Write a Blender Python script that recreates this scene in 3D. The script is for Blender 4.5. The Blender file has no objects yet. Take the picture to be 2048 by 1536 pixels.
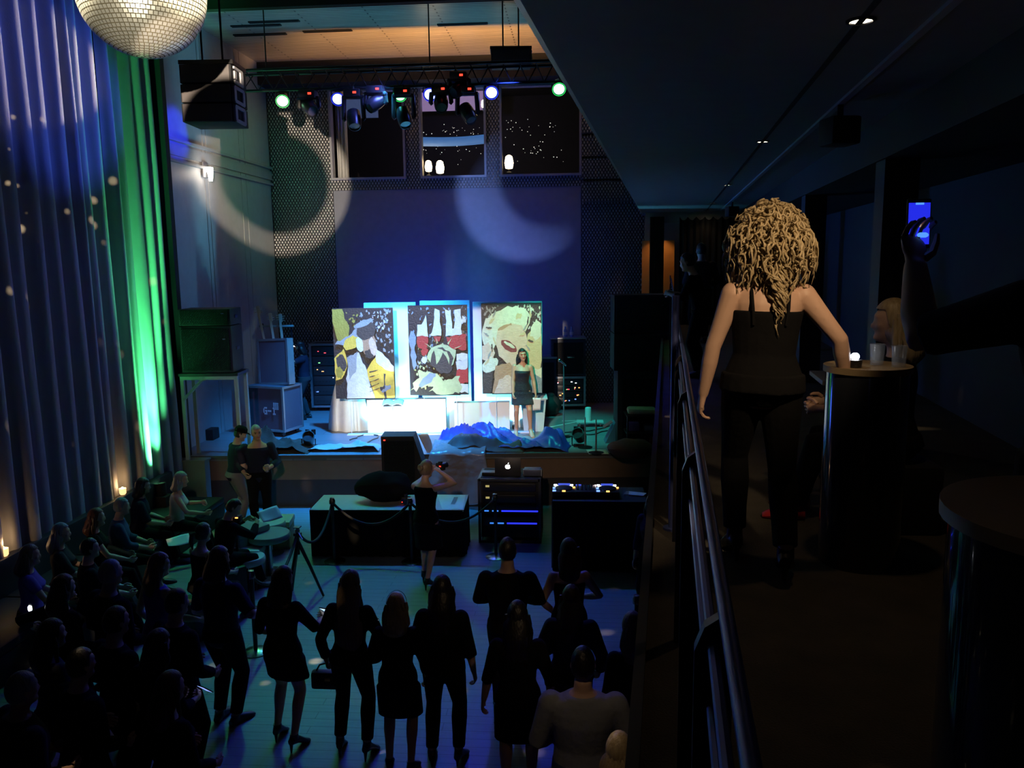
import bpy, bmesh, math, random
from mathutils import Vector, Matrix, noise
random.seed(7)
C = bpy.context.scene.collection
PI = math.pi
# ------------------------------------------------------------------ camera
FPX, CAMZ, YAW, PIT, ROLL = 1640.0, 4.5, math.radians(4.51), math.radians(8.6), 0.013
_c, _s, _cp, _sp = math.cos(YAW), math.sin(YAW), math.cos(PIT), math.sin(PIT)
FW = Vector((-_s*_cp, _c*_cp, -_sp)); _r0 = Vector((_c, _s, 0)); _u0 = _r0.cross(FW)
RT = _r0*math.cos(ROLL) - _u0*math.sin(ROLL); UP = _u0*math.cos(ROLL) + _r0*math.sin(ROLL)
CAM = Vector((0, 0, CAMZ))
cam_data = bpy.data.cameras.new('camera'); cam = bpy.data.objects.new('camera', cam_data); C.objects.link(cam)
cam_data.sensor_fit = 'HORIZONTAL'; cam_data.sensor_width = 36.0; cam_data.lens = FPX/2048*36.0
cam_data.clip_start = 0.05; cam_data.clip_end = 200
cam.matrix_world = Matrix(((RT.x, UP.x, -FW.x, 0), (RT.y, UP.y, -FW.y, 0), (RT.z, UP.z, -FW.z, CAMZ), (0, 0, 0, 1)))
bpy.context.scene.camera = cam
def P(px, py, X=None, Y=None, Z=None):
    "the place in the hall seen at a pixel of the 2048 x 1536 photograph, at a known x, y or height"
    d = FW + RT*((px-1024)/FPX) - UP*((py-768)/FPX)
    t = Y/d.y if Y is not None else ((Z-CAMZ)/d.z if Z is not None else X/d.x)
    return CAM + d*t
MA = math.radians(6.24)
def MZ(l, d, z=3.0):
    "balcony frame: l metres to the right of the camera line, d metres along the balcony"
    return Vector((l*math.cos(MA)+d*math.sin(MA), -l*math.sin(MA)+d*math.cos(MA), z))
# ------------------------------------------------------------------ world, colour, lamps
sc = bpy.context.scene
sc.view_settings.view_transform = 'Standard'; sc.view_settings.look = 'None'
sc.view_settings.exposure = 0.0; sc.view_settings.gamma = 1.0; sc.view_settings.use_curve_mapping = False
w = bpy.data.worlds.new('night'); sc.world = w; w.use_nodes = True
w.node_tree.nodes['Background'].inputs[0].default_value = (0.25, 0.35, 1.0, 1)
w.node_tree.nodes['Background'].inputs[1].default_value = 0.0012
sc.cycles.max_bounces = 6; sc.cycles.diffuse_bounces = 3; sc.cycles.glossy_bounces = 3; sc.cycles.transparent_max_bounces = 12
sc.cycles.caustics_reflective = False; sc.cycles.caustics_refractive = False
sc.cycles.sample_clamp_indirect = 3.0

def lamp(name, kind, loc, tgt, watts, col, cone=40, blend=0.3, radius=0.05):
    d = bpy.data.lights.new(name, kind); d.energy = watts; d.color = col
    if kind != 'AREA': d.shadow_soft_size = radius
    if kind == 'SPOT': d.spot_size = math.radians(cone); d.spot_blend = blend
    o = bpy.data.objects.new(name, d); C.objects.link(o); o.location = loc
    if tgt is not None:
        o.rotation_euler = (Vector(tgt)-Vector(loc)).to_track_quat('-Z', 'Y').to_euler()
    return o
def gobo(o, build):
    "a pattern plate in the lamp: build(nodes, links, x, y) returns the socket that multiplies the light; x, y are tangents from the beam axis"
    d = o.data; d.use_nodes = True; nt = d.node_tree; N, L = nt.nodes, nt.links
    em = [n for n in N if n.type == 'EMISSION'][0]
    tc = N.new('ShaderNodeTexCoord'); sp = N.new('ShaderNodeSeparateXYZ'); L.new(tc.outputs['Normal'], sp.inputs[0])
    def M(op, a, b=None, c=None):
        n = N.new('ShaderNodeMath'); n.operation = op
        for i, v in enumerate((a, b, c)):
            if v is None: continue
            if isinstance(v, (int, float)): n.inputs[i].default_value = v
            else: L.new(v, n.inputs[i])
        return n.outputs[0]
    z = M('ABSOLUTE', sp.outputs[2]); x = M('DIVIDE', sp.outputs[0], z); y = M('DIVIDE', sp.outputs[1], z)
    L.new(build(M, x, y, N, L, tc), em.inputs['Strength'])
def smooth(M, v, a, b):
    t = M('DIVIDE', M('SUBTRACT', v, a), b-a); n = M('MINIMUM', M('MAXIMUM', t, 0.0), 1.0)
    return n
def ring(r0, r1, soft=0.006, ox=0.0, oy=0.0, fade=None):
    def b(M, x, y, N, L, tc):
        r = M('SQRT', M('ADD', M('MULTIPLY', x, x), M('MULTIPLY', y, y)))
        x2, y2 = M('SUBTRACT', x, ox), M('SUBTRACT', y, oy)
        q = M('SQRT', M('ADD', M('MULTIPLY', x2, x2), M('MULTIPLY', y2, y2)))
        v = M('MULTIPLY', smooth(M, r, r1+soft, r1-soft), smooth(M, q, r0-soft, r0+soft))
        if fade: v = M('MULTIPLY', v, smooth(M, M('ADD', M('MULTIPLY', x, fade[0]), M('MULTIPLY', y, fade[1])), fade[2], fade[3]))
        return v
    return b
def dots(scale, size, soft):
    def b(M, x, y, N, L, tc):
        v = N.new('ShaderNodeTexVoronoi'); v.inputs['Scale'].default_value = scale; v.inputs['Randomness'].default_value = 0.85
        L.new(tc.outputs['Normal'], v.inputs['Vector'])
        n = N.new('ShaderNodeTexNoise'); n.inputs['Scale'].default_value = 3.0; L.new(tc.outputs['Normal'], n.inputs['Vector'])
        return M('MULTIPLY', smooth(M, v.outputs['Distance'], size, size-soft), smooth(M, n.outputs['Fac'], 0.42, 0.62))
    return b

BALL_C = P(283, -14, Y=8.0); BALL_R = 0.586
BLUE, GREEN, TEAL, WARM, WHITE = (0.03, 0.06, 1.0), (0.08, 1.0, 0.25), (0.05, 0.5, 1.0), (1.0, 0.62, 0.3), (1.0, 0.93, 0.85)
# stage wash bars on the truss: the coloured cans that face the dance floor
TRUSS_Y = 15.2
CANS = [(565, 202, GREEN, (-4.3, 11.2), 560), (676, 198, BLUE, (-4.6, 10.4), 260), (800, 190, GREEN, (-3.0, 11.2), 380),
        (860, 189, BLUE, (-2.4, 8.8), 720), (983, 185, BLUE, (-1.0, 8.6), 720), (1118, 178, GREEN, (0.2, 12.6), 60)]
for i, (px, py, col, t, e) in enumerate(CANS):
    p = P(px, py, Y=TRUSS_Y)
    o = lamp('can_beam', 'SPOT', p+Vector((0, -0.06, -0.03)), (t[0], t[1], 0), e, col, 50, 0.6, 0.08)
# blue wash along the left drapes and over the stage walls, from the truss
lamp('drape_wash', 'SPOT', (-0.9, 10.5, 7.1), (-7.3, 10.4, 2.2), 34, (0.24, 0.26, 1.0), 70, 0.7, 0.04)
lamp('drape_wash', 'SPOT', (-5.4, 14.9, 5.6), (-7.3, 9.6, 2.6), 110, (0.13, 0.11, 1.0), 54, 0.8, 0.1)
lamp('stage_wash', 'SPOT', (-3.6, 14.5, 6.9), (-4.0, 16.4, 1.0), 5200, (0.02, 0.32, 1.0), 66, 0.8, 0.1)
lamp('stage_wash', 'SPOT', (-0.9, 14.5, 6.9), (-0.6, 16.6, 1.0), 1500, (0.02, 0.75, 0.62), 40, 0.7, 0.1)
# cyan and white floor bar and truss flood that light the white panels, and blue cans on the back wall
lamp('panel_flood', 'SPOT', (-3.37, 15.33, 1.13), (-3.45, 16.5, 1.7), 200, (0.62, 0.92, 1.0), 130, 0.9, 0.08)
lamp('panel_flood', 'SPOT', (-3.4, 15.0, 7.6), (-3.2, 16.6, 2.6), 260, (0.06, 0.50, 1.0), 56, 0.7, 0.1)
lamp('case_wash', 'SPOT', (-2.2, 1.0, 6.5), (-6.2, 16.2, 2.0), 900, (0.62, 0.42, 1.0), 9, 0.7, 0.05)
lamp('wall_glow', 'SPOT', (-3.6, 18.1, 1.1), (-3.2, 20.0, 3.2), 520, (0.02, 0.07, 1.0), 110, 0.9, 0.2)
lamp('wall_glow', 'SPOT', (-1.2, 15.0, 7.7), (-2.2, 20.0, 3.4), 190, (0.03, 0.08, 0.9), 70, 0.9, 0.2)
lamp('side_wall_glow', 'SPOT', (-3.4, 15.0, 7.6), (-7.4, 16.8, 4.6), 340, (0.10, 0.14, 0.75), 90, 0.9, 0.2)
lamp('side_wall_glow', 'SPOT', (-4.6, 15.3, 7.6), (-7.4, 18.8, 6.2), 160, (0.08, 0.8, 0.35), 60, 0.9, 0.2)
# front-of-house profile: warm white, shuttered to the paintings and the host
fs = lamp('profile_spot', 'SPOT', (-2.4, -0.8, 6.6), (-2.9, 16.3, 2.3), 8500, (1.0, 0.80, 0.62), 22, 0.0, 0.04)
def shutter(M, x, y, N, L, tc):
    a = M('MULTIPLY', smooth(M, x, -0.121, -0.116), smooth(M, x, 0.133, 0.128))
    return M('MULTIPLY', a, M('MULTIPLY', smooth(M, y, -0.084, -0.079), smooth(M, y, 0.076, 0.071)))
gobo(fs, shutter)
fw_ = lamp('front_wash', 'SPOT', (-0.9, 0.2, 6.3), (-3.0, 14.4, 0.8), 750, (1.0, 0.72, 0.5), 32, 0.6, 0.1)
gobo(fw_, lambda M, x, y, N, L, tc: M('MULTIPLY', smooth(M, y, -0.065, -0.05), smooth(M, y, 0.09, 0.05)))
# green up-light at the foot of the last drape
UPL = Vector((-7.02, 13.02, 0.92))
lamp('drape_uplight', 'SPOT', UPL, (-7.36, 13.3, 5.2), 620, (0.10, 1.0, 0.32), 60, 0.8, 0.04)
lamp('drape_uplight', 'SPOT', UPL, (-7.25, 13.25, 8.4), 5200, (0.08, 1.0, 0.26), 34, 0.9, 0.04)
# moving heads over the balcony edge: ring and crescent patterns thrown on the stage walls
RS = Vector((-1.2, 0.0, 5.95))
g1 = lamp('ring_head', 'SPOT', RS, P(558, 368, Y=20.0), 14500, (1.0, 0.80, 0.60), 14, 0.0, 0.02)
gobo(g1, ring(0.058, 0.082, 0.004))
g2 = lamp('crescent_head', 'SPOT', RS+Vector((0.3, 0, 0)), P(1048, 386, Y=20.0), 13500, (0.24, 0.36, 1.0), 14, 0.0, 0.02)
gobo(g2, ring(0.060, 0.080, 0.006, 0.030, 0.020, (-1, -0.8, -0.03, 0.07)))
lamp('array_beam', 'SPOT', (-1.6, 14.3, 7.0), (-5.2, 12.6, 7.0), 900, (0.06, 0.12, 1.0), 30, 0.6, 0.08)
lamp('array_beam', 'SPOT', (-2.4, 14.3, 7.0), (-7.4, 15.2, 6.9), 1700, (0.02, 0.04, 1.0), 12, 0.5, 0.08)
# warm head up into the slatted ceiling
cl = lamp('ceiling_head', 'SPOT', (-2.6, 15.45, 6.55), (-2.7, 18.4, 9.1), 1900, (1.0, 0.50, 0.16), 105, 0.5, 0.05)
gobo(cl, lambda M, x, y, N, L, tc: M('MULTIPLY', smooth(M, y, 0.33, 0.24), smooth(M, y, -0.17, -0.12)))
# warm head across the first drapes, cut by its shutter
dh = lamp('drape_head', 'SPOT', (-5.2, 15.05, 7.6), (-7.3, 11.2, 7.2), 900, (1.0, 0.80, 0.60), 24, 0.5, 0.03)
gobo(dh, lambda M, x, y, N, L, tc: smooth(M, y, -0.185, -0.17))
# pin spots on the mirror ball and the specks it throws
lamp('pin_spot', 'SPOT', (-7.0, 6.0, 8.6), BALL_C, 7500, (1.0, 0.88, 0.60), 17, 0.3, 0.03)
lamp('pin_spot', 'SPOT', (-0.9, 7.0, 8.4), BALL_C, 7500, (1.0, 0.88, 0.60), 17, 0.3, 0.03)
lamp('pin_spot', 'SPOT', (-2.6, 3.2, 4.6), BALL_C, 2200, (1.0, 0.9, 0.66), 11.5, 0.3, 0.03)
for t, e in (((-7.4, 10.5, 3.2), 900), ((-3.2, 6.6, 0.0), 4200), ((-0.2, 5.0, 1.0), 1300)):
    d = (Vector(t)-BALL_C).normalized()
    gobo(lamp('ball_specks', 'SPOT', BALL_C + d*(BALL_R+0.03), t, e, (1.0, 0.74, 0.42), 100, 0.3, 0.01), dots(13.0, 0.20, 0.10))
lamp('upstairs_dim', 'POINT', (-3.6, 22.2, 8.6), None, 16, (0.25, 0.2, 0.9), radius=.1)
# balcony: small warm ceiling lamps, then added blue fills for bounced light
BALC_Z = 5.5
DOWN = [3.93, 7.7, 12.1, 15.9, 18.4]
for i, d in enumerate(DOWN):
    lamp('downlight_beam', 'SPOT', MZ(0.80, d, BALC_Z-0.03), MZ(0.75, d, 3), (9, 3, 3, 3, 3)[i], (1.0, 0.66, 0.34), 110, 0.8, 0.03)
lamp('downlight_beam', 'SPOT', MZ(1.0, 2.2, BALC_Z-0.03), MZ(0.40, 3.95, 4.25), 130, (1.0, 0.70, 0.40), 32, 0.8, 0.04)
lamp('downlight_beam', 'SPOT', MZ(0.80, 0.1, BALC_Z-0.03), MZ(0.80, 1.75, 4.0), 2.0, (1.0, 0.75, 0.45), 26, 0.8, 0.04)
lamp('soffit_lamp', 'SPOT', MZ(-0.5, 3.4, BALC_Z-0.03), (0.22, 4.8, 1.4), 42, (1.0, 0.70, 0.44), 24, 0.6, 0.03)
lamp('soffit_lamp', 'SPOT', MZ(-0.5, 4.6, BALC_Z-0.03), (-1.62, 6.9, 1.6), 60, (1.0, 0.66, 0.30), 6, 0.7, 0.03)
lamp('bounce_wash', 'SPOT', (-3.4, 14.6, 4.6), MZ(0.5, 13.0, BALC_Z), 260, (0.03, 0.20, 0.9), 80, 0.9, 0.3)  # unseen spot added in place of light bounced off the stage
lamp('bounce_wash', 'SPOT', (-5.0, 9.0, 2.4), MZ(0.4, 4.0, BALC_Z), 45, (0.05, 0.14, 0.9), 70, 0.9, 0.3)  # unseen spot added for light bounced up from the hall

# ------------------------------------------------------------------ helpers
_M = {}
def mat(name, col=(0.5, 0.5, 0.5), rough=0.6, metal=0.0, emit=None, es=1.0, bump=0.0, bscale=40.0, var=0.12, vscale=6.0, alpha=1.0, spec=0.5, sheen=0.0, trans=0.0, coat=0.0):
    if name in _M: return _M[name]
    m = bpy.data.materials.new(name); m.use_nodes = True; nt = m.node_tree; N, L = nt.nodes, nt.links
    b = N['Principled BSDF']
    b.inputs['Roughness'].default_value = rough; b.inputs['Metallic'].default_value = metal
    b.inputs['Specular IOR Level'].default_value = spec; b.inputs['Alpha'].default_value = alpha
    b.inputs['Transmission Weight'].default_value = trans; b.inputs['Coat Weight'].default_value = coat
    b.inputs['Sheen Weight'].default_value = sheen
    tc = N.new('ShaderNodeTexCoord'); nz = N.new('ShaderNodeTexNoise'); nz.inputs['Scale'].default_value = vscale; nz.inputs['Detail'].default_value = 3
    L.new(tc.outputs['Object'], nz.inputs['Vector'])
    mx = N.new('ShaderNodeMix'); mx.data_type = 'RGBA'
    mx.inputs[6].default_value = (*[c*(1-var) for c in col], 1); mx.inputs[7].default_value = (*[min(1, c*(1+var)) for c in col], 1)
    L.new(nz.outputs['Fac'], mx.inputs[0]); L.new(mx.outputs[2], b.inputs['Base Color'])
    if emit is not None:
        b.inputs['Emission Color'].default_value = (*emit, 1); b.inputs['Emission Strength'].default_value = es
    if bump:
        n2 = N.new('ShaderNodeTexNoise'); n2.inputs['Scale'].default_value = bscale; n2.inputs['Detail'].default_value = 4
        L.new(tc.outputs['Object'], n2.inputs['Vector'])
        bp = N.new('ShaderNodeBump'); bp.inputs['Strength'].default_value = bump; bp.inputs['Distance'].default_value = 0.02
        L.new(n2.outputs['Fac'], bp.inputs['Height']); L.new(bp.outputs[0], b.inputs['Normal'])
    _M[name] = m; return m
def nodes_of(m): return m.node_tree.nodes, m.node_tree.links, m.node_tree.nodes['Principled BSDF']

class MB:
    "collects solids; build() links them as ONE mesh object"
    def __init__(s): s.bm = bmesh.new(); s.mi = 0
    def _fin(s, faces):
        for f in faces: f.material_index = s.mi
    def m(s, i): s.mi = i; return s
    def faces(s, vs, fs):
        v = [s.bm.verts.new(p) for p in vs]; out = []
        for f in fs:
            try: out.append(s.bm.faces.new([v[i] for i in f]))
            except ValueError: pass
        s._fin(out); return v
    def box(s, c, d, rot=None, bev=0.0, R=None):
        t = bmesh.new(); bmesh.ops.create_cube(t, size=1)
        for v in t.verts: v.co = Vector((v.co.x*d[0], v.co.y*d[1], v.co.z*d[2]))
        if bev: bmesh.ops.bevel(t, geom=t.edges[:], offset=bev, segments=2, affect='EDGES', profile=0.6)
        M = Matrix.Translation(c) @ ((R.to_4x4() if R is not None else Matrix.Rotation(rot, 4, 'Z') if isinstance(rot, (int, float)) else Matrix.Identity(4)) if rot is None or isinstance(rot, (int, float)) else rot.to_4x4())
        s.merge(t, M); return s
    def merge(s, t, M=None):
        mp = {}
        for v in t.verts: mp[v] = s.bm.verts.new((M @ v.co) if M is not None else v.co)
        o = []
        for f in t.faces:
            try: o.append(s.bm.faces.new([mp[v] for v in f.verts]))
            except ValueError: pass
        s._fin(o); t.free()
    def rings(s, rings, cap=True, close=True):
        vs = [[s.bm.verts.new(p) for p in r] for r in rings]; o = []; n = len(rings[0])
        for a, b in zip(vs, vs[1:]):
            for i in range(n if close else n-1):
                j = (i+1) % n
                try: o.append(s.bm.faces.new((a[i], a[j], b[j], b[i])))
                except ValueError: pass
        if cap and close:
            for r in (vs[0][::-1], vs[-1]):
                try: o.append(s.bm.faces.new(r))
                except ValueError: pass
        s._fin(o); return s
    def tube(s, pts, r, n=10, cap=True, flat=1.0):
        pts = [Vector(p) for p in pts]; k = len(pts); rr = r if isinstance(r, (list, tuple)) else [r]*k
        T = [(pts[min(i+1, k-1)]-pts[max(i-1, 0)]).normalized() for i in range(k)]
        up = Vector((0, 0, 1)) if abs(T[0].z) < 0.95 else Vector((0, 1, 0))
        a = T[0].cross(up).normalized(); rs = []
        for i in range(k):
            a = (a - T[i]*a.dot(T[i]))
            a = a.normalized() if a.length > 1e-6 else T[i].orthogonal().normalized()
            b = T[i].cross(a)
            rs.append([pts[i] + a*(math.cos(2*PI*q/n)*rr[i]) + b*(math.sin(2*PI*q/n)*rr[i]*flat) for q in range(n)])
        return s.rings(rs, cap)
    def lathe(s, prof, c=(0, 0, 0), n=24, R=None, cap=True, sx=1, sy=1):
        c = Vector(c); rs = []
        for r, z in prof:
            ring = []
            for q in range(n):
                v = Vector((math.cos(2*PI*q/n)*r*sx, math.sin(2*PI*q/n)*r*sy, z))
                ring.append(c + (R @ v if R is not None else v))
            rs.append(ring)
        return s.rings(rs, cap)
    def ball(s, c, r, n=14, k=9, R=None):
        if isinstance(r, (int, float)): r = (r, r, r)
        c = Vector(c); rs = []
        for i in range(1, k):
            a = PI*i/k
            rs.append([c + ((R @ Vector((math.cos(2*PI*q/n)*math.sin(a)*r[0], math.sin(2*PI*q/n)*math.sin(a)*r[1], -math.cos(a)*r[2]))) if R is not None else Vector((math.cos(2*PI*q/n)*math.sin(a)*r[0], math.sin(2*PI*q/n)*math.sin(a)*r[1], -math.cos(a)*r[2]))) for q in range(n)])
        return s.rings(rs, True)
    def prism(s, poly, a, b, ax='Y'):
        "polygon of 2D points swept along an axis from a to b (poly is XZ for Y, XY for Z, YZ for X)"
        f = {'Y': lambda p, t: Vector((p[0], t, p[1])), 'Z': lambda p, t: Vector((p[0], p[1], t)), 'X': lambda p, t: Vector((t, p[0], p[1]))}[ax]
        return s.rings([[f(p, a) for p in poly], [f(p, b) for p in poly]])
    def grid(s, fn, nu, nv):
        vs = [[s.bm.verts.new(fn(i/nu, j/nv)) for j in range(nv+1)] for i in range(nu+1)]; o = []
        for i in range(nu):
            for j in range(nv): o.append(s.bm.faces.new((vs[i][j], vs[i+1][j], vs[i+1][j+1], vs[i][j+1])))
        s._fin(o); return s
    def build(s, name, mats, parent=None, smooth=True, solid=0.0, sub=0, angle=40):
        me = bpy.data.meshes.new(name); bmesh.ops.recalc_face_normals(s.bm, faces=s.bm.faces[:])
        s.bm.to_mesh(me); s.bm.free()
        for m in (mats if isinstance(mats, (list, tuple)) else [mats]): me.materials.append(m)
        o = bpy.data.objects.new(name, me); C.objects.link(o)
        if parent is not None: o.parent = parent
        if smooth:
            me.shade_smooth()
            try: me.set_sharp_from_angle(angle=math.radians(angle))
            except Exception: pass
        if solid: md = o.modifiers.new('thickness', 'SOLIDIFY'); md.thickness = solid
        if sub: md = o.modifiers.new('round', 'SUBSURF'); md.levels = sub; md.render_levels = sub
        return o
def tag(o, label=None, cat=None, group=None, kind=None):
    if label: o['label'] = label
    if cat: o['category'] = cat
    if group: o['group'] = group
    if kind: o['kind'] = kind
    return o
def thing(name, loc, label, cat, rz=0.0, group=None):
    o = bpy.data.objects.new(name, None); C.objects.link(o); o.location = loc; o.rotation_euler = (0, 0, rz); o.empty_display_size = 0.1
    return tag(o, label, cat, group)
def copy_tree(o, loc=None, rz=None, label=None, group=None, parent=None):
    c = o.copy(); C.objects.link(c)
    if parent is not None: c.parent = parent
    if loc is not None: c.location = loc
    if rz is not None: c.rotation_euler = (0, 0, rz)
    if label: c['label'] = label
    if group: c['group'] = group
    for ch in list(o.children): copy_tree(ch, parent=c)
    return c
def struct(mb, name, mats, smooth=False, **k):
    return tag(mb.build(name, mats, None, smooth, **k), kind='structure')
def catenary(a, b, sag, n=12):
    a, b = Vector(a), Vector(b)
    return [a.lerp(b, i/n) - Vector((0, 0, sag*4*(i/n)*(1-i/n))) for i in range(n+1)]
# ------------------------------------------------------------------ setting: surfaces
def planks(name, c1, c2, along, width, rough=0.45, gap=0.03, coat=0.0, gapcol=0.15):
    m = mat(name, c1, rough=rough, coat=coat); N, L, b = nodes_of(m)
    tc = N.new('ShaderNodeTexCoord'); mp = N.new('ShaderNodeMapping'); L.new(tc.outputs['Object'], mp.inputs[0])
    mp.inputs['Rotation'].default_value = (0, 0, 0 if along == 'X' else PI/2)
    br = N.new('ShaderNodeTexBrick'); L.new(mp.outputs[0], br.inputs['Vector'])
    br.inputs['Scale'].default_value = 1.0; br.inputs['Brick Width'].default_value = 2.6; br.inputs['Row Height'].default_value = width
    br.inputs['Mortar Size'].default_value = width*gap; br.inputs['Mortar Smooth'].default_value = 0.1
    br.inputs['Color1'].default_value = (*c1, 1); br.inputs['Color2'].default_value = (*c2, 1); br.inputs['Mortar'].default_value = (*[c*gapcol for c in c1], 1)
    nz = N.new('ShaderNodeTexNoise'); nz.inputs['Scale'].default_value = 3.0; nz.inputs['Detail'].default_value = 5
    m2 = N.new('ShaderNodeMapping'); m2.inputs['Scale'].default_value = (1, 9, 9); L.new(mp.outputs[0], m2.inputs[0]); L.new(m2.outputs[0], nz.inputs['Vector'])
    mx = N.new('ShaderNodeMix'); mx.data_type = 'RGBA'; mx.blend_type = 'MULTIPLY'; mx.inputs[0].default_value = 0.35
    L.new(br.outputs['Color'], mx.inputs[6]); L.new(nz.outputs['Fac'], mx.inputs[7])
    for l in list(b.inputs['Base Color'].links): L.remove(l)
    L.new(mx.outputs[2], b.inputs['Base Color']); return m
def mesh_metal(name, pitch, dark, lite, rough=0.35):
    "perforated sheet: round holes on a staggered grid"
    m = mat(name, lite, rough=rough, metal=0.55); N, L, b = nodes_of(m)
    tc = N.new('ShaderNodeTexCoord'); sp = N.new('ShaderNodeSeparateXYZ'); L.new(tc.outputs['Object'], sp.inputs[0])
    def M(op, a, c=None):
        n = N.new('ShaderNodeMath'); n.operation = op
        for i, v in enumerate((a, c)):
            if v is None: continue
            if isinstance(v, (int, float)): n.inputs[i].default_value = v
            else: L.new(v, n.inputs[i])
        return n.outputs[0]
    u = M('ADD', sp.outputs[0], sp.outputs[1]); k = PI/pitch
    a = M('SINE', M('MULTIPLY', M('ADD', u, M('MULTIPLY', sp.outputs[2], 0.6)), k)); c = M('SINE', M('MULTIPLY', M('SUBTRACT', u, M('MULTIPLY', sp.outputs[2], 0.6)), k))
    h = M('MULTIPLY', M('MULTIPLY', a, a), M('MULTIPLY', c, c))
    g = M('GREATER_THAN', h, 0.28)
    mx = N.new('ShaderNodeMix'); mx.data_type = 'RGBA'; mx.inputs[6].default_value = (*dark, 1); mx.inputs[7].default_value = (*lite, 1)
    L.new(g, mx.inputs[0])
    for l in list(b.inputs['Base Color'].links): L.remove(l)
    L.new(mx.outputs[2], b.inputs['Base Color'])
    bp = N.new('ShaderNodeBump'); bp.inputs['Strength'].default_value = 0.5; bp.inputs['Distance'].default_value = 0.02
    L.new(h, bp.inputs['Height']); L.new(bp.outputs[0], b.inputs['Normal']); return m
M_FLOOR = planks('dance_floor_boards', (0.26, 0.29, 0.32), (0.24, 0.27, 0.30), 'X', 0.13, 0.45, 0.03, 0.0, 0.55)
M_STAGE = planks('stage_boards', (0.26, 0.27, 0.29), (0.22, 0.23, 0.25), 'X', 0.6, 0.4, 0.015, 0.0, 0.5)
M_SLAT = planks('ceiling_slats', (0.50, 0.45, 0.38), (0.40, 0.36, 0.30), 'X', 0.10, 0.30, 0.16, 0.0)
M_MESH = mesh_metal('perforated_metal', 0.075, (0.06, 0.06, 0.065), (0.36, 0.36, 0.36))
M_WALLC = mat('painted_wall_flat', (0.20, 0.21, 0.24), 0.75, bump=0.05)
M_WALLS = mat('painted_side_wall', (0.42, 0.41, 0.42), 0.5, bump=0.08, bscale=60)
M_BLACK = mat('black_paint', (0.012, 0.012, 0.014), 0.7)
M_TRIM = mat('trim_paint', (0.34, 0.33, 0.34), 0.5)
M_FASC = mat('stage_front_board', (0.23, 0.15, 0.10), 0.7, bump=0.1, bscale=20)
M_FASCD = mat('stage_front_cloth', (0.06, 0.055, 0.06), 0.9)
M_CARPET = mat('balcony_carpet', (0.060, 0.052, 0.040), 0.95, bump=0.4, bscale=120, var=0.5, vscale=5)
M_PLASTER = mat('balcony_ceiling_paint', (0.22, 0.24, 0.26), 0.65, bump=0.03)
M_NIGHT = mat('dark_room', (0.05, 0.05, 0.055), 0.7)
HX0 = -7.45
ZC = 9.12
# floor, stage, walls
b = MB(); b.box((-1.0, 9.0, -0.05), (15, 24, 0.1)); struct(b, 'floor', M_FLOOR)
SE = [(-7.1, 14.26), (0.71, 14.72)]
def stage_edge(x): return 14.26 + (x+7.1)*(14.72-14.26)/7.81
b = MB(); b.m(0).prism([(-7.1, 14.26), (0.71, 14.72), (3.6, 14.9), (3.6, 19.98), (-7.43, 19.98), (-7.43, 14.24)], 0.90, 1.0, 'Z')
b.m(1).prism([(-7.1, 14.31), (0.71, 14.77), (3.6, 14.95), (3.6, 15.15), (-7.1, 14.51)], 0.52, 0.90, 'Z')
b.m(2).prism([(-7.1, 14.34), (0.71, 14.80), (3.6, 14.98), (3.6, 15.15), (-7.1, 14.51)], 0.0, 0.52, 'Z')
b.m(3).prism([(-7.1, 14.235), (0.71, 14.695), (0.71, 14.715), (-7.1, 14.255)], 0.94, 1.0, 'Z')
tag(b.build('stage', [M_STAGE, M_FASC, M_FASCD, mat('stage_edge_strip', (0.10, 0.10, 0.10), 0.5)], None, False), 'raised stage deck with brown front board and dark cloth below', 'stage', kind='structure')
b = MB(); b.box((HX0-0.06, 9.0, ZC/2), (0.12, 24, ZC)); struct(b, 'wall_left', mat('wall_behind_drapes', (0.10, 0.10, 0.11), 0.8))
# panelled stage side wall with ledge bands (in front of wall_left, from the drapes to the back corner)
b = MB(); y0, y1 = 14.35, 19.95
js = [y0, P(405, 300, X=-7.4).y, P(412, 300, X=-7.4).y, P(478, 300, X=-7.4).y, P(488, 300, X=-7.4).y, y1]
for a, c in zip(js, js[1:]): b.box((HX0+0.03, (a+c)/2, ZC/2+0.3), (0.05, c-a-0.025, ZC-0.6))
zb = P(430, 342, X=-7.4).z; zt = P(430, 322, X=-7.4).z
struct(b, 'wall_stage_left', M_WALLS)
b = MB(); b.box((HX0+0.08, (y0+y1)/2, zb), (0.08, y1-y0, 0.05)).box((HX0+0.08, (y0+y1)/2, zt+0.18), (0.08, y1-y0, 0.05)).box((HX0+0.065, (y0+y1)/2, (zb+zt)/2+0.1), (0.05, y1-y0, 0.2))
struct(b, 'trim_1', M_TRIM)
b = MB(); b.box((HX0+0.21, 14.27, ZC/2), (0.28, 0.14, ZC)); struct(b, 'wall_proscenium', M_BLACK)
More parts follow.
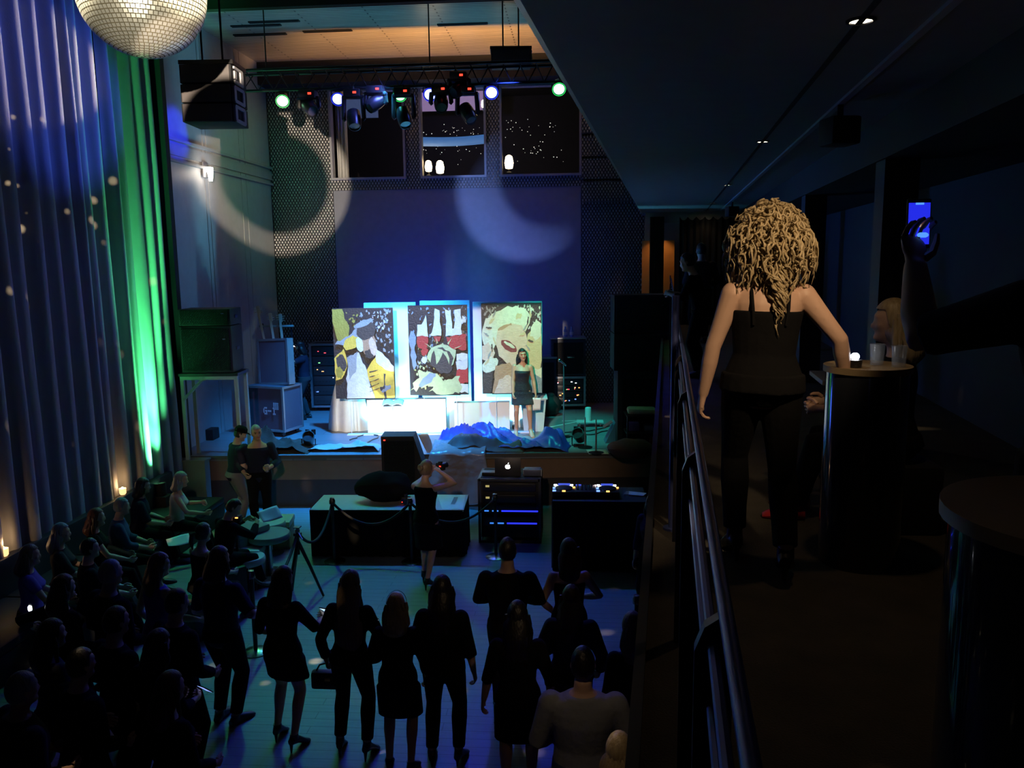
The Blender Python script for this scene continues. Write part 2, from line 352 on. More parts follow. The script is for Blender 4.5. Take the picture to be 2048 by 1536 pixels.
# back wall with three openings into the upstairs room
YB = 20.0
def bx(px, py=350): return P(px, py, Y=YB).x
zs = P(900, 356, Y=YB).z; zs2 = P(900, 377, Y=YB).z; zo = P(900, 178, Y=YB).z + 0.05
xl, xr = -7.4, 3.8
x1, x2, x3, x4, x5, x6 = bx(664), bx(813), bx(842), bx(974), bx(1001), bx(1163)
b = MB()
b.box(((xl+x1)/2, YB+0.1, ZC/2), (x1-xl, 0.2, ZC)); b.box(((x6+xr)/2, YB+0.1, ZC/2), (xr-x6, 0.2, ZC))
b.box(((x1+x6)/2, YB+0.1, (zs+zs2)/2), (x6-x1, 0.2, zs-zs2)); b.box(((x2+x3)/2, YB+0.1, (zs+zo)/2), (x3-x2, 0.2, zo-zs)); b.box(((x4+x5)/2, YB+0.1, (zs+zo)/2), (x5-x4, 0.2, zo-zs))
struct(b, 'wall_back', M_MESH)
b = MB(); b.box(((x1+x6)/2, YB+0.1, zs2/2), (x6-x1-0.02, 0.16, zs2)); b.box(((x1+x6)/2, YB+0.1, (ZC+zo)/2), (x6-x1, 0.2, ZC-zo)); struct(b, 'wall_back_panel', M_WALLC)
for i, (a, c) in enumerate(((x1, x2), (x3, x4), (x5, x6))):
    b = MB(); t = 0.05
    for x in (a+t/2, c-t/2): b.box((x, YB+0.02, (zs+zo)/2), (t, 0.22, zo-zs))
    for z in (zs+t/2, zo-t/2): b.box(((a+c)/2, YB+0.02, z), (c-a-2*t, 0.22, t))
    struct(b, 'window_%d' % (i+1), mat('window_frame_paint', (0.30, 0.30, 0.32), 0.5))
# mesh cladding ledges beside the openings
b = MB()
for k in range(4): b.box((x6+0.25+0.17*k, YB-0.10, zs2-0.15+0.52*(3-k)), (0.5+0.34*k, 0.16, 0.46))
struct(b, 'trim_2', M_MESH)
# upstairs room behind the openings
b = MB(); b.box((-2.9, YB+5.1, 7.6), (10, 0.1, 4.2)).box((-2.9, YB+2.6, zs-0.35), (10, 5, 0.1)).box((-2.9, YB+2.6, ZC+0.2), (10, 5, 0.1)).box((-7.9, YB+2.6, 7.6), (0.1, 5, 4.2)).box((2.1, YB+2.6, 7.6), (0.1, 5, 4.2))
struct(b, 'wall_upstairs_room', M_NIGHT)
# slatted ceiling with dark crossbeams, and plain ceiling toward the camera
b = MB(); b.box((-1.9, 17.5, ZC+0.05), (11.2, 5.4, 0.1)); struct(b, 'ceiling', M_SLAT)
b = MB(); b.box((-1.9, 6.4, ZC+0.07), (11.2, 16.8, 0.1)); struct(b, 'ceiling_front', M_BLACK)
b = MB(); b.box((-1.9, 14.92, ZC-0.09), (11.0, 0.16, 0.18)).box((-1.9, 19.7, ZC-0.25), (11.0, 0.5, 0.5)); struct(b, 'trim_3', M_BLACK)
b = MB(); b.box((-1.9, 27.0, 4.6), (12, 0.1, 9.2)); struct(b, 'wall_far', M_BLACK)
b = MB(); b.box((-1.9, -2.6, 4.6), (12, 0.1, 9.2)); struct(b, 'wall_near', M_BLACK)
# balcony: slab, ceiling block, side wall with columns, end wall
def quad(ls, ds, z0, z1, b):
    p = [MZ(ls[0], ds[0]), MZ(ls[1], ds[0]), MZ(ls[1], ds[1]), MZ(ls[0], ds[1])]
    b.prism([(q.x, q.y) for q in p], z0, z1, 'Z'); return b
b = MB(); quad((-0.06, 3.0), (-1.2, 19.0), 2.72, 3.0, b); tag(b.build('balcony', M_CARPET, None, False), 'carpeted balcony walkway floor along the right side', 'balcony', kind='structure')
b = MB(); quad((-0.10, -0.06), (-1.2, 19.0), 2.55, 3.04, b); struct(b, 'trim_4', M_BLACK)
b = MB(); quad((-0.58, 3.0), (-1.2, 20.4), BALC_Z, BALC_Z+0.5, b); struct(b, 'ceiling_balcony', M_PLASTER)
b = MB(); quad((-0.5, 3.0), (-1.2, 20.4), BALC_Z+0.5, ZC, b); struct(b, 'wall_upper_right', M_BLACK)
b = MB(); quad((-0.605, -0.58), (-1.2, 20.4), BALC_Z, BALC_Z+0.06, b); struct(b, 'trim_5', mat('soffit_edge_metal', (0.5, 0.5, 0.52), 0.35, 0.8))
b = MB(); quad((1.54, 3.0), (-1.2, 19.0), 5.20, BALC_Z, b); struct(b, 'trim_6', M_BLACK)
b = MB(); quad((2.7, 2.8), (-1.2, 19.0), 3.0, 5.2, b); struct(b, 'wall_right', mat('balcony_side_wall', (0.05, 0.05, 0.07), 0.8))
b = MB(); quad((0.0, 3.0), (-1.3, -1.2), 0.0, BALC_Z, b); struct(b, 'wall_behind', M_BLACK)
M_COL = mat('column_paint', (0.022, 0.025, 0.045), 0.55)
for i, d in enumerate((3.0, 6.6, 10.2, 13.8)):
    b = MB(); quad((1.56, 1.80), (d, d+0.28), 3.0, 5.2, b); tag(b.build('balcony_column', M_COL, None, False), kind='structure')
b = MB(); quad((0.6, 0.75), (-1.2, 19.0), 0.0, 2.72, b); struct(b, 'wall_under_balcony', M_BLACK)
ED = 18.9
b = MB(); quad((-0.55, 3.0), (ED+0.9, ED+1.0), 3.0, BALC_Z, b); struct(b, 'wall_balcony_end', mat('end_wall_paint', (0.30, 0.26, 0.20), 0.7))
b = MB(); quad((-0.5, 1.7), (ED-0.1, ED), BALC_Z-0.24, BALC_Z, b); struct(b, 'trim_7', mat('end_beam_paint', (0.42, 0.38, 0.32), 0.6))
# ------------------------------------------------------------------ people
def remesh(mb, vox, smooth=2):
    me = bpy.data.meshes.new('tmp'); bmesh.ops.recalc_face_normals(mb.bm, faces=mb.bm.faces[:]); mb.bm.to_mesh(me); mb.bm.free()
    o = bpy.data.objects.new('tmp', me); C.objects.link(o)
    r = o.modifiers.new('r', 'REMESH'); r.mode = 'VOXEL'; r.voxel_size = vox
    if smooth: s = o.modifiers.new('s', 'SMOOTH'); s.factor = 0.5; s.iterations = smooth
    dg = bpy.context.evaluated_depsgraph_get(); dg.update()
    out = bpy.data.meshes.new_from_object(o.evaluated_get(dg))
    bpy.data.objects.remove(o); bpy.data.meshes.remove(me); return out
def ik(a, t, l1, l2, pole):
    a, t, pole = Vector(a), Vector(t), Vector(pole); d = t-a; L = d.length
    if L > (l1+l2)*0.995: d = d*((l1+l2)*0.995/L); L = d.length
    if L < abs(l1-l2)+0.02: L = abs(l1-l2)+0.02; d = d.normalized()*L
    u = d.normalized(); x = (l1*l1-l2*l2+L*L)/(2*L); h = math.sqrt(max(l1*l1-x*x, 0))
    p = pole-u*pole.dot(u); p = p.normalized() if p.length > 1e-5 else u.orthogonal().normalized()
    return a+u*x+p*h, a+d
SKIN = {'fair': mat('skin_fair', (0.62, 0.40, 0.30), 0.5, var=0.05), 'tan': mat('skin_tan', (0.56, 0.31, 0.19), 0.45, var=0.05), 'dark': mat('skin_brown', (0.22, 0.12, 0.08), 0.5, var=0.05)}
M_LIP = mat('lips', (0.45, 0.08, 0.09), 0.35); M_EYE = mat('eye_dark', (0.02, 0.015, 0.012), 0.2)
def cloth(name, col, rough=0.85, **k): return mat('cloth_'+name, col, rough, bump=0.25, bscale=22, spec=0.15, **k)
BLK = cloth('black', (0.006, 0.006, 0.007), 0.95); NAVY = cloth('navy', (0.018, 0.02, 0.04)); CHAR = cloth('charcoal', (0.035, 0.035, 0.04))
JEAN = cloth('faded_jeans', (0.22, 0.22, 0.24)); WHT = cloth('white', (0.55, 0.56, 0.58)); PURP = cloth('violet', (0.16, 0.08, 0.42)); GREYK = cloth('grey_knit', (0.26, 0.28, 0.31))
BLUEJ = cloth('blue_denim', (0.05, 0.08, 0.16)); BROWN = cloth('dark_brown', (0.05, 0.032, 0.022))
M_SHOE = mat('shoe_black', (0.012, 0.012, 0.014), 0.35)
def hairm(name, a, bcol):
    m = mat('hair_'+name, a, 0.42); N, L, b = nodes_of(m)
    tc = N.new('ShaderNodeTexCoord'); mp = N.new('ShaderNodeMapping'); mp.inputs['Scale'].default_value = (60, 60, 4); L.new(tc.outputs['Object'], mp.inputs[0])
    n = N.new('ShaderNodeTexNoise'); n.inputs['Scale'].default_value = 1.0; L.new(mp.outputs[0], n.inputs['Vector'])
    mx = N.new('ShaderNodeMix'); mx.data_type = 'RGBA'; mx.inputs[6].default_value = (*a, 1); mx.inputs[7].default_value = (*bcol, 1)
    L.new(n.outputs['Fac'], mx.inputs[0])
    for l in list(b.inputs['Base Color'].links): L.remove(l)
    L.new(mx.outputs[2], b.inputs['Base Color'])
    bp = N.new('ShaderNodeBump'); bp.inputs['Strength'].default_value = 0.6; bp.inputs['Distance'].default_value = 0.01
    L.new(n.outputs['Fac'], bp.inputs['Height']); L.new(bp.outputs[0], b.inputs['Normal']); return m
HAIR = {'black': hairm('black', (0.006, 0.005, 0.005), (0.02, 0.017, 0.015)), 'brown': hairm('brown', (0.03, 0.018, 0.012), (0.08, 0.05, 0.03)),
        'blonde': hairm('blonde', (0.26, 0.19, 0.10), (0.60, 0.48, 0.29)), 'dblonde': hairm('dark_blonde', (0.14, 0.10, 0.065), (0.26, 0.19, 0.12)), 'grey': hairm('grey', (0.22, 0.22, 0.22), (0.40, 0.40, 0.40)), 'red': hairm('auburn', (0.16, 0.05, 0.03), (0.26, 0.10, 0.05))}
def sm(t): t = max(0, min(1, t)); return t*t*(3-2*t)

class Body:
    def __init__(s, H=1.68, sex='f', lean=0.0, side=0.0, twist=0.0, sit=None, hands=((-0.22, 0.06, 0.80), (0.22, 0.06, 0.80)), feet=((-0.10, 0.0), (0.10, 0.0)), head=(0, 0, 0), heel=0.0, elbow=None, curl=0.5, bulk=1.0, hip=(0, 0), palm=None, knee=None):
        s.H, s.sex, s.heel, s.curl, s.bulk = H, sex, heel, curl, bulk; k = H/1.7; s.k = k; f = sex == 'f'
        s.hipz = (sit+0.10 if sit is not None else 0.525*H+heel*0.9)
        s.pv = Vector((hip[0], hip[1], s.hipz))
        s.R = Matrix.Rotation(twist, 3, 'Z') @ Matrix.Rotation(-lean, 3, 'X') @ Matrix.Rotation(side, 3, 'Y')
        s.tw = Matrix.Rotation(twist, 3, 'Z')
        g = lambda x, y, z: s.pv + s.R @ Vector((x*k, y*k, z*k))
        s.g = g
        if f: T = [(-0.115, .085, .080, 0), (-0.03, .172, .118, -.012), (0.05, .165, .115, -.008), (.15, .128, .094, 0), (.26, .138, .102, .004), (.335, .150, .118, .012), (.40, .158, .104, .002), (.455, .150, .080, -.006), (.50, .085, .062, -.008), (.535, .054, .054, 0), (.60, .050, .052, .012)]
        else: T = [(-0.115, .085, .085, 0), (-0.03, .168, .120, -.008), (0.05, .160, .118, 0), (.15, .152, .112, .004), (.26, .166, .120, .002), (.335, .182, .126, .004), (.41, .190, .112, 0), (.465, .180, .090, -.006), (.51, .098, .070, -.008), (.545, .064, .062, 0), (.61, .060, .060, .012)]
        s.T = [(g(0, yo, z), rx*k*(bulk if i < 9 else 1), ry*k*(bulk if i < 9 else 1), z) for i, (z, rx, ry, yo) in enumerate(T)]
        shx = (0.158 if f else 0.188)*bulk
        s.sh = [g(-shx, -.004, .445), g(shx, -.004, .445)]
        la, lb = .285*k, .255*k; s.el, s.wr, s.hd = [], [], []
        for i in (0, 1):
            sx = -1 if i == 0 else 1
            pole = Vector(elbow[i]) if elbow and elbow[i] is not None else Vector((sx*0.55, -0.75, -0.25))
            e, wv = ik(s.sh[i], Vector(hands[i]), la, lb, pole); s.el.append(e); s.wr.append(wv)
        s.palm = palm or (None, None)
        hx = .088*k; s.hp = [s.pv + s.tw @ Vector((-hx, 0, -.02*k)), s.pv + s.tw @ Vector((hx, 0, -.02*k))]
        s.ft = feet; s.an, s.kn = [], []; lt, lc = .245*H, .245*H
        for i in (0, 1):
            fz = feet[i][2] if len(feet[i]) > 2 else 0.0
            a = Vector((feet[i][0], feet[i][1]-(.03 if heel else 0), .075*k+heel*0.9+fz))
            kp = Vector(knee[i]) if knee and knee[i] is not None else Vector(((-0.12 if i == 0 else 0.12), 1, 0.1 if sit is None else 0.9))
            kq, aa = ik(s.hp[i], a, lt, lc, kp); s.kn.append(kq); s.an.append(aa)
        s.toe = []
        for i in (0, 1):
            yaw = feet[i][3] if len(feet[i]) > 3 else (0.18 if i == 0 else -0.18)
            s.toe.append(Matrix.Rotation(yaw, 3, 'Z') @ Vector((0, 1, 0)))
        s.HR = s.R @ Matrix.Rotation(head[0], 3, 'Z') @ Matrix.Rotation(-head[1], 3, 'X') @ Matrix.Rotation(head[2], 3, 'Y')
        s.nk = s.T[-1][0]; s.hc = s.nk + s.HR @ Vector((0, .022*k, .090*k)); s.hr = (.075*k, .096*k, .118*k)
    # ---- solids
    def torso(s, b, inf=0.0, z0=-9, z1=9, n=20):
        X = s.R @ Vector((1, 0, 0)); Yv = s.R @ Vector((0, 1, 0)); rs = []
        T = s.T
        def at(z):
            for a, c in zip(T, T[1:]):
                if a[3] <= z <= c[3]:
                    t = (z-a[3])/(c[3]-a[3]); return (a[0].lerp(c[0], t), a[1]+(c[1]-a[1])*t, a[2]+(c[2]-a[2])*t, z)
            return T[0] if z < T[0][3] else T[-1]
        L = [t for t in T if z0 < t[3] < z1]
        if z0 > T[0][3]: L = [at(z0)] + L
        if z1 < T[-1][3]: L = L + [at(z1)]
        for c, rx, ry, z in L:
            ring = []
            for q in range(n):
                a = 2*PI*q/n; bx_, by_ = math.cos(a), math.sin(a)
                bust = 0.0
                if s.sex == 'f' and by_ > 0: bust = 0.030*s.k*math.exp(-((z-.335)/.05)**2)*by_*(0.75+0.5*abs(math.sin(2*a)))
                if by_ < 0: bust = -0.022*s.k*math.exp(-((z+.02)/.06)**2)*(-by_)*(-1)
                ring.append(c + X*((rx+inf)*bx_) + Yv*((ry+inf)*by_ + (bust if by_ > 0 else -bust)))
            rs.append(ring)
        b.rings(rs); return b
    def arm(s, b, i, inf=0.0, t0=0.0, t1=2.0):
        k = s.k*(1.0 if s.sex == 'f' else 1.16)*(0.5+0.5*s.bulk); S, E, W = s.sh[i], s.el[i], s.wr[i]
        pr = [(0, S, .056), (.35, S.lerp(E, .35), .049), (.7, S.lerp(E, .7), .042), (1, E, .039), (1.3, E.lerp(W, .3), .040), (1.65, E.lerp(W, .65), .033), (2, W, .026)]
        def at(t):
            for a, c in zip(pr, pr[1:]):
                if a[0] <= t <= c[0]:
                    u = (t-a[0])/(c[0]-a[0]); return (t, a[1].lerp(c[1], u), a[2]+(c[2]-a[2])*u)
        L = [at(t0)] + [p for p in pr if t0 < p[0] < t1] + [at(t1)]
        if t0 == 0: b.ball(S, (.056*k+inf)*0.98, 12, 8)
        b.tube([p[1] for p in L], [p[2]*k+inf for p in L], 12); return b
    def leg(s, b, i, inf=0.0, t0=0.0, t1=2.0, flare=0.0):
        k = s.k*(1.0 if s.sex == 'f' else 1.08)*(0.4+0.6*s.bulk); A, K, W = s.hp[i], s.kn[i], s.an[i]
        pr = [(0, A, .094), (.3, A.lerp(K, .3), .085), (.7, A.lerp(K, .7), .066), (1, K, .055), (1.3, K.lerp(W, .3)+Vector((0, -.012, 0)), .056), (1.65, K.lerp(W, .65), .042), (2, W, .034)]
        def at(t):
            for a, c in zip(pr, pr[1:]):
                if a[0] <= t <= c[0]:
                    u = (t-a[0])/(c[0]-a[0]); return (t, a[1].lerp(c[1], u), a[2]+(c[2]-a[2])*u)
        L = [at(t0)] + [p for p in pr if t0 < p[0] < t1] + [at(t1)]
        if t0 == 0: b.ball(A, .092*k+inf, 12, 8)
        b.tube([p[1] for p in L], [p[2]*k+inf+flare*max(0, p[0]-1) for p in L], 14); return b
    def skirt(s, b, hem_z, inf=0.014, top=0.12, flare=0.02, n=24):
        "tube from the waist round both legs down to the hem"
        X = s.tw @ Vector((1, 0, 0)); Yv = s.tw @ Vector((0, 1, 0)); rs = []
        top_c = s.g(0, 0, top)
        NR = 14; zz = [top_c.z + (hem_z-top_c.z)*t/NR for t in range(NR+1)]
        for j, z in enumerate(zz):
            t = j/NR
            tz = (z-s.pv.z)/s.k
            if tz > -0.06:
                c, rx, ry = s.g(0, -.005, tz), None, None
                for a, d in zip(s.T, s.T[1:]):
                    if a[3] <= tz <= d[3]:
                        u = (tz-a[3])/(d[3]-a[3]); rx, ry = a[1]+(d[1]-a[1])*u, a[2]+(d[2]-a[2])*u
                rx, ry = rx+inf, ry+inf+.024*s.k*math.exp(-((tz+.02)/.06)**2)
            else:
                ps = []
                for i in (0, 1):
                    A, K = s.hp[i], s.kn[i]; u = max(0, min(1.0, (A.z-z)/max(A.z-K.z, .05))); ps.append((A.lerp(K, u), .09-.035*u))
                c = (ps[0][0]+ps[1][0])/2; c = Vector((c.x, c.y, z)); hw = abs((ps[1][0]-ps[0][0]).dot(X))/2; hd = abs((ps[1][0]-ps[0][0]).dot(Yv))/2
                rx, ry = hw+ps[0][1]*s.k+inf+flare*t+.008, hd+ps[0][1]*s.k*1.08+inf+flare*t+.03*math.exp(-((tz+.06)/.07)**2)
            rs.append([c + X*(math.cos(2*PI*q/n)*rx*(1+0.02*math.sin(7*q)*t)) + Yv*(math.sin(2*PI*q/n)*ry) for q in range(n)])
        b.rings(rs); return b
    def headsolid(s, b):
        R = s.HR; k = s.k; c = s.hc; n = 20
        prof = [(-1.0, .30, .42, .34), (-.86, .56, .66, .20), (-.66, .74, .80, .08), (-.40, .86, .90, .01), (-.1, .95, .97, -.01), (.2, 1.0, 1.0, -.03), (.5, .93, .93, -.05), (.78, .68, .70, -.06), (.94, .36, .40, -.06), (1.0, .12, .14, -.06)]
        rs = []
        for z, fx, fy, yo in prof:
            rs.append([c + R @ Vector((math.cos(2*PI*q/n)*s.hr[0]*fx, math.sin(2*PI*q/n)*s.hr[1]*fy + yo*s.hr[1], z*s.hr[2])) for q in range(n)])
        b.rings(rs)
        L = lambda x, y, z: c + R @ Vector((x*k, y*k, z*k))
        b.tube([L(0, .084, .018), L(0, .098, -.012), L(0, .106, -.034)], [.008*k, .012*k, .015*k], 8)
        b.ball(L(0, .097, -.038), (.017*k, .014*k, .010*k), 10, 6, R)
        b.ball(L(0, .080, -.092), (.026*k, .020*k, .020*k), 10, 6, R)
        b.tube([L(-.05, .070, .030), L(-.02, .090, .036), L(.02, .090, .036), L(.05, .070, .030)], [.010*k]*4, 8)
        b.ball(L(-.045, .062, -.02), (.022*k, .022*k, .020*k), 8, 6, R); b.ball(L(.045, .062, -.02), (.022*k, .022*k, .020*k), 8, 6, R)
        for sx in (-1, 1):
            b.ball(L(sx*.077, -.006, -.004), (.011*k, .022*k, .033*k), 10, 7, R)
    def handframe(s, i):
        d = (s.wr[i]-s.el[i]).normalized()
        pn = Vector(s.palm[i]) if s.palm[i] is not None else Vector((1 if i == 0 else -1, 0.1, 0))
        pn = pn-d*pn.dot(d); pn = pn.normalized() if pn.length > 1e-4 else d.orthogonal().normalized()
        sd = d.cross(pn)      # across the palm
        if sd.dot(s.R @ Vector((0, 1, 0))) < 0 and s.palm[i] is None: sd = -sd
        return d, pn, sd
    def palmsolid(s, b, i):
        d, pn, sd = s.handframe(i); k = s.k*(1 if s.sex == 'f' else 1.1); W = s.wr[i]; rs = []
        for t, w, h in ((-.01, .024, .022), (.02, .030, .019), (.055, .040, .016), (.085, .040, .014), (.098, .034, .010)):
            rs.append([W + d*(t*k) + sd*(math.cos(2*PI*q/12)*w*k) + pn*(math.sin(2*PI*q/12)*h*k) for q in range(12)])
        b.rings(rs)
    def fingers(s, b, i):
        d, pn, sd = s.handframe(i); k = s.k*(1 if s.sex == 'f' else 1.1); W = s.wr[i]; cu = s.curl[i] if isinstance(s.curl, (tuple, list)) else s.curl
        for j, (o, L, r) in enumerate(((.030, .072, .0085), (.010, .080, .009), (-.010, .074, .0085), (-.029, .058, .0075))):
            p = W + d*(.086*k) + sd*(o*k); pts = [p]; a = 0.12*j*cu
            for f in (.44, .32, .24):
                a += cu*0.95; v = d*math.cos(a) + pn*math.sin(a) + sd*(o*0.8*(1-cu)); pts.append(pts[-1] + v.normalized()*(L*f*k))
            b.tube(pts, [r*k*1.1, r*k, r*k*.92, r*k*.6], 7)
        p = W + d*(.028*k) + sd*(.026*k) + pn*.004
        q1 = p + (d*.7+sd*.7+pn*.35*cu).normalized()*(.034*k); q2 = q1 + (d*.88+sd*.35*(1-cu)+pn*.6*cu).normalized()*(.032*k); q3 = q2 + (d*.9+pn*.7*cu-sd*.1).normalized()*(.024*k)
        b.tube([p, q1, q2, q3], [.013*k, .011*k, .0095*k, .006*k], 7)
    def footsolid(s, b, i, inf=0.0):
        A = s.an[i]; f = s.toe[i]; sd = Vector((f.y, -f.x, 0)); k = s.k*(1 if s.sex == 'f' else 1.1); h = s.heel; fl = A.z-.075*k-h*0.9
        L = .235*k; rs = []
        for t, w, hh, zz in ((-.055, .022, .030, 1), (-.03, .032, .042, 1), (.03, .033, .044, .8), (.085, .037, .034, .45), (.135, .044, .026, .08), (.17, .038, .019, 0), (.192, .020, .012, 0)):
            base = fl + zz*h*0.95
            c = Vector((A.x, A.y, base+hh*k)) + f*(t*k)
            rs.append([c + sd*(math.cos(2*PI*q/12)*(w*k+inf)) + Vector((0, 0, math.sin(2*PI*q/12)*(hh*k+inf*0.6))) for q in range(12)])
        b.rings(rs); b.tube([A + Vector((0, 0, .02)), Vector((A.x, A.y, fl+h*.95+.045*k))], [.034*k+inf, .036*k+inf], 10)
    def shoe(s, b, i):
        s.footsolid(b, i, 0.006)
        if s.heel > .02:
            A = s.an[i]; f = s.toe[i]; fl = A.z-.075*s.k-s.heel*0.9; p = Vector((A.x, A.y, 0)) - f*.04
            b.tube([Vector((p.x, p.y, fl+s.heel*.95+.02)), Vector((p.x, p.y, fl+.001)) - f*.006], [.020, .007], 8)

def mesh_hair(B, style, b, L=0.35, seed=0):
    rnd = random.Random(seed); R, c, k = B.HR, B.hc, B.k
    loc = lambda v: c + R @ Vector(v)
    hx, hy, hz = B.hr; inf = 1.10 if style == 'short' else 1.16
    # skull cap, open over the face
    n, m = 26, 16
    def fn(u, v):
        th = 2*PI*u; ph = PI*v
        x, y, z = math.cos(th)*math.sin(ph), math.sin(th)*math.sin(ph), math.cos(ph)
        yy = math.sin(th)*(math.sin(ph) if v < 0.5 else 1.0)
        lim = -0.55 if yy < 0 else -0.50 + 1.02*sm((yy-0.05)/0.40)
        if z < lim:
            z = lim; q = math.sqrt(max(1-z*z, 0)); r = math.hypot(x, y)+1e-6; x, y = x/r*q*0.97, y/r*q*0.97
        wob = 1 + 0.025*math.sin(th*11+z*5)
        return loc((x*hx*inf*wob, y*hy*inf*0.98*wob-0.006*k, z*hz*1.09*inf/1.12+0.008*k))
    b.grid(fn, n, m)
    if style in ('long', 'bob', 'half'):
        # mane from the crown down the back; hangs straight down in world space past the neck
        back = R @ Vector((0, -1, 0)); back.z = 0; back.normalize(); sdv = Vector((-back.y, back.x, 0))
        rs = []; top = loc((0, -.02*k, .075*k)); bot = B.hc.z - L; nr = 12; wid = 1.0 if style != 'bob' else 1.08
        for j in range(nr+1):
            t = j/nr; z = top.z + (bot-top.z)*t
            d = top.z-z
            rx = (0.045+0.062*sm(d/0.12) - 0.012*sm((d-.16)/.15) + 0.030*sm((d-.25)/.2))*wid*k*(1-0.60*sm((t-.78)/.22))
            ry = (0.040+0.052*sm(d/0.12) - 0.030*sm((d-.16)/.18))*k*(1-0.70*sm((t-.75)/.25))
            cc = Vector((top.x, top.y, z)) + back*(0.026*k + 0.055*k*sm((d-.10)/.15) + 0.02*sm((d-.3)/.3))
            rs.append([cc + sdv*(math.cos(2*PI*q/30)*rx*(1+.06*math.sin(q*2.7+j*.5+seed)+.03*math.sin(q*5.1))) + back*(math.sin(2*PI*q/30)*ry*(1+.07*math.sin(q*3.3+j*.35+seed))) for q in range(30)])
        b.rings(rs)
        # loose locks
        for q in range(14):
            a = rnd.uniform(0.05, 0.95)*PI; r0 = .088*k
            st = loc((math.cos(a)*r0, -math.sin(a)*r0*1.05, rnd.uniform(.0, .06)*k)); ln = L*rnd.uniform(.65, 1.06)
            out = sdv*(math.cos(a)*-1) if False else (st-B.hc)*0.25; out.z = 0
            pts = [st + Vector((0, 0, -ln*t)) + out*math.sin(t*2.2)*1.1 + sdv*(0.010*math.sin(t*9+q)) for t in (0, .2, .4, .6, .8, 1)]
            b.tube(pts, [.014*k, .020*k, .019*k, .017*k, .012*k, .003*k], 7)
    if style in ('bun', 'pony'):
        p = loc((0, -.115*k, .035*k if style == 'bun' else .03*k))
        if style == 'bun':
            for q in range(7):
                a = q/7*2*PI; b.ball(p + R @ Vector((math.cos(a)*.022*k, -.006, math.sin(a)*.022*k)), .028*k, 8, 6)
        else:
            b.tube([p, p+R @ Vector((0, -.05, -.02)), p+R @ Vector((0, -.06, -.10)), p+R @ Vector((0, -.045, -L))], [.018*k, .03*k, .032*k, .006*k], 10)
    return b

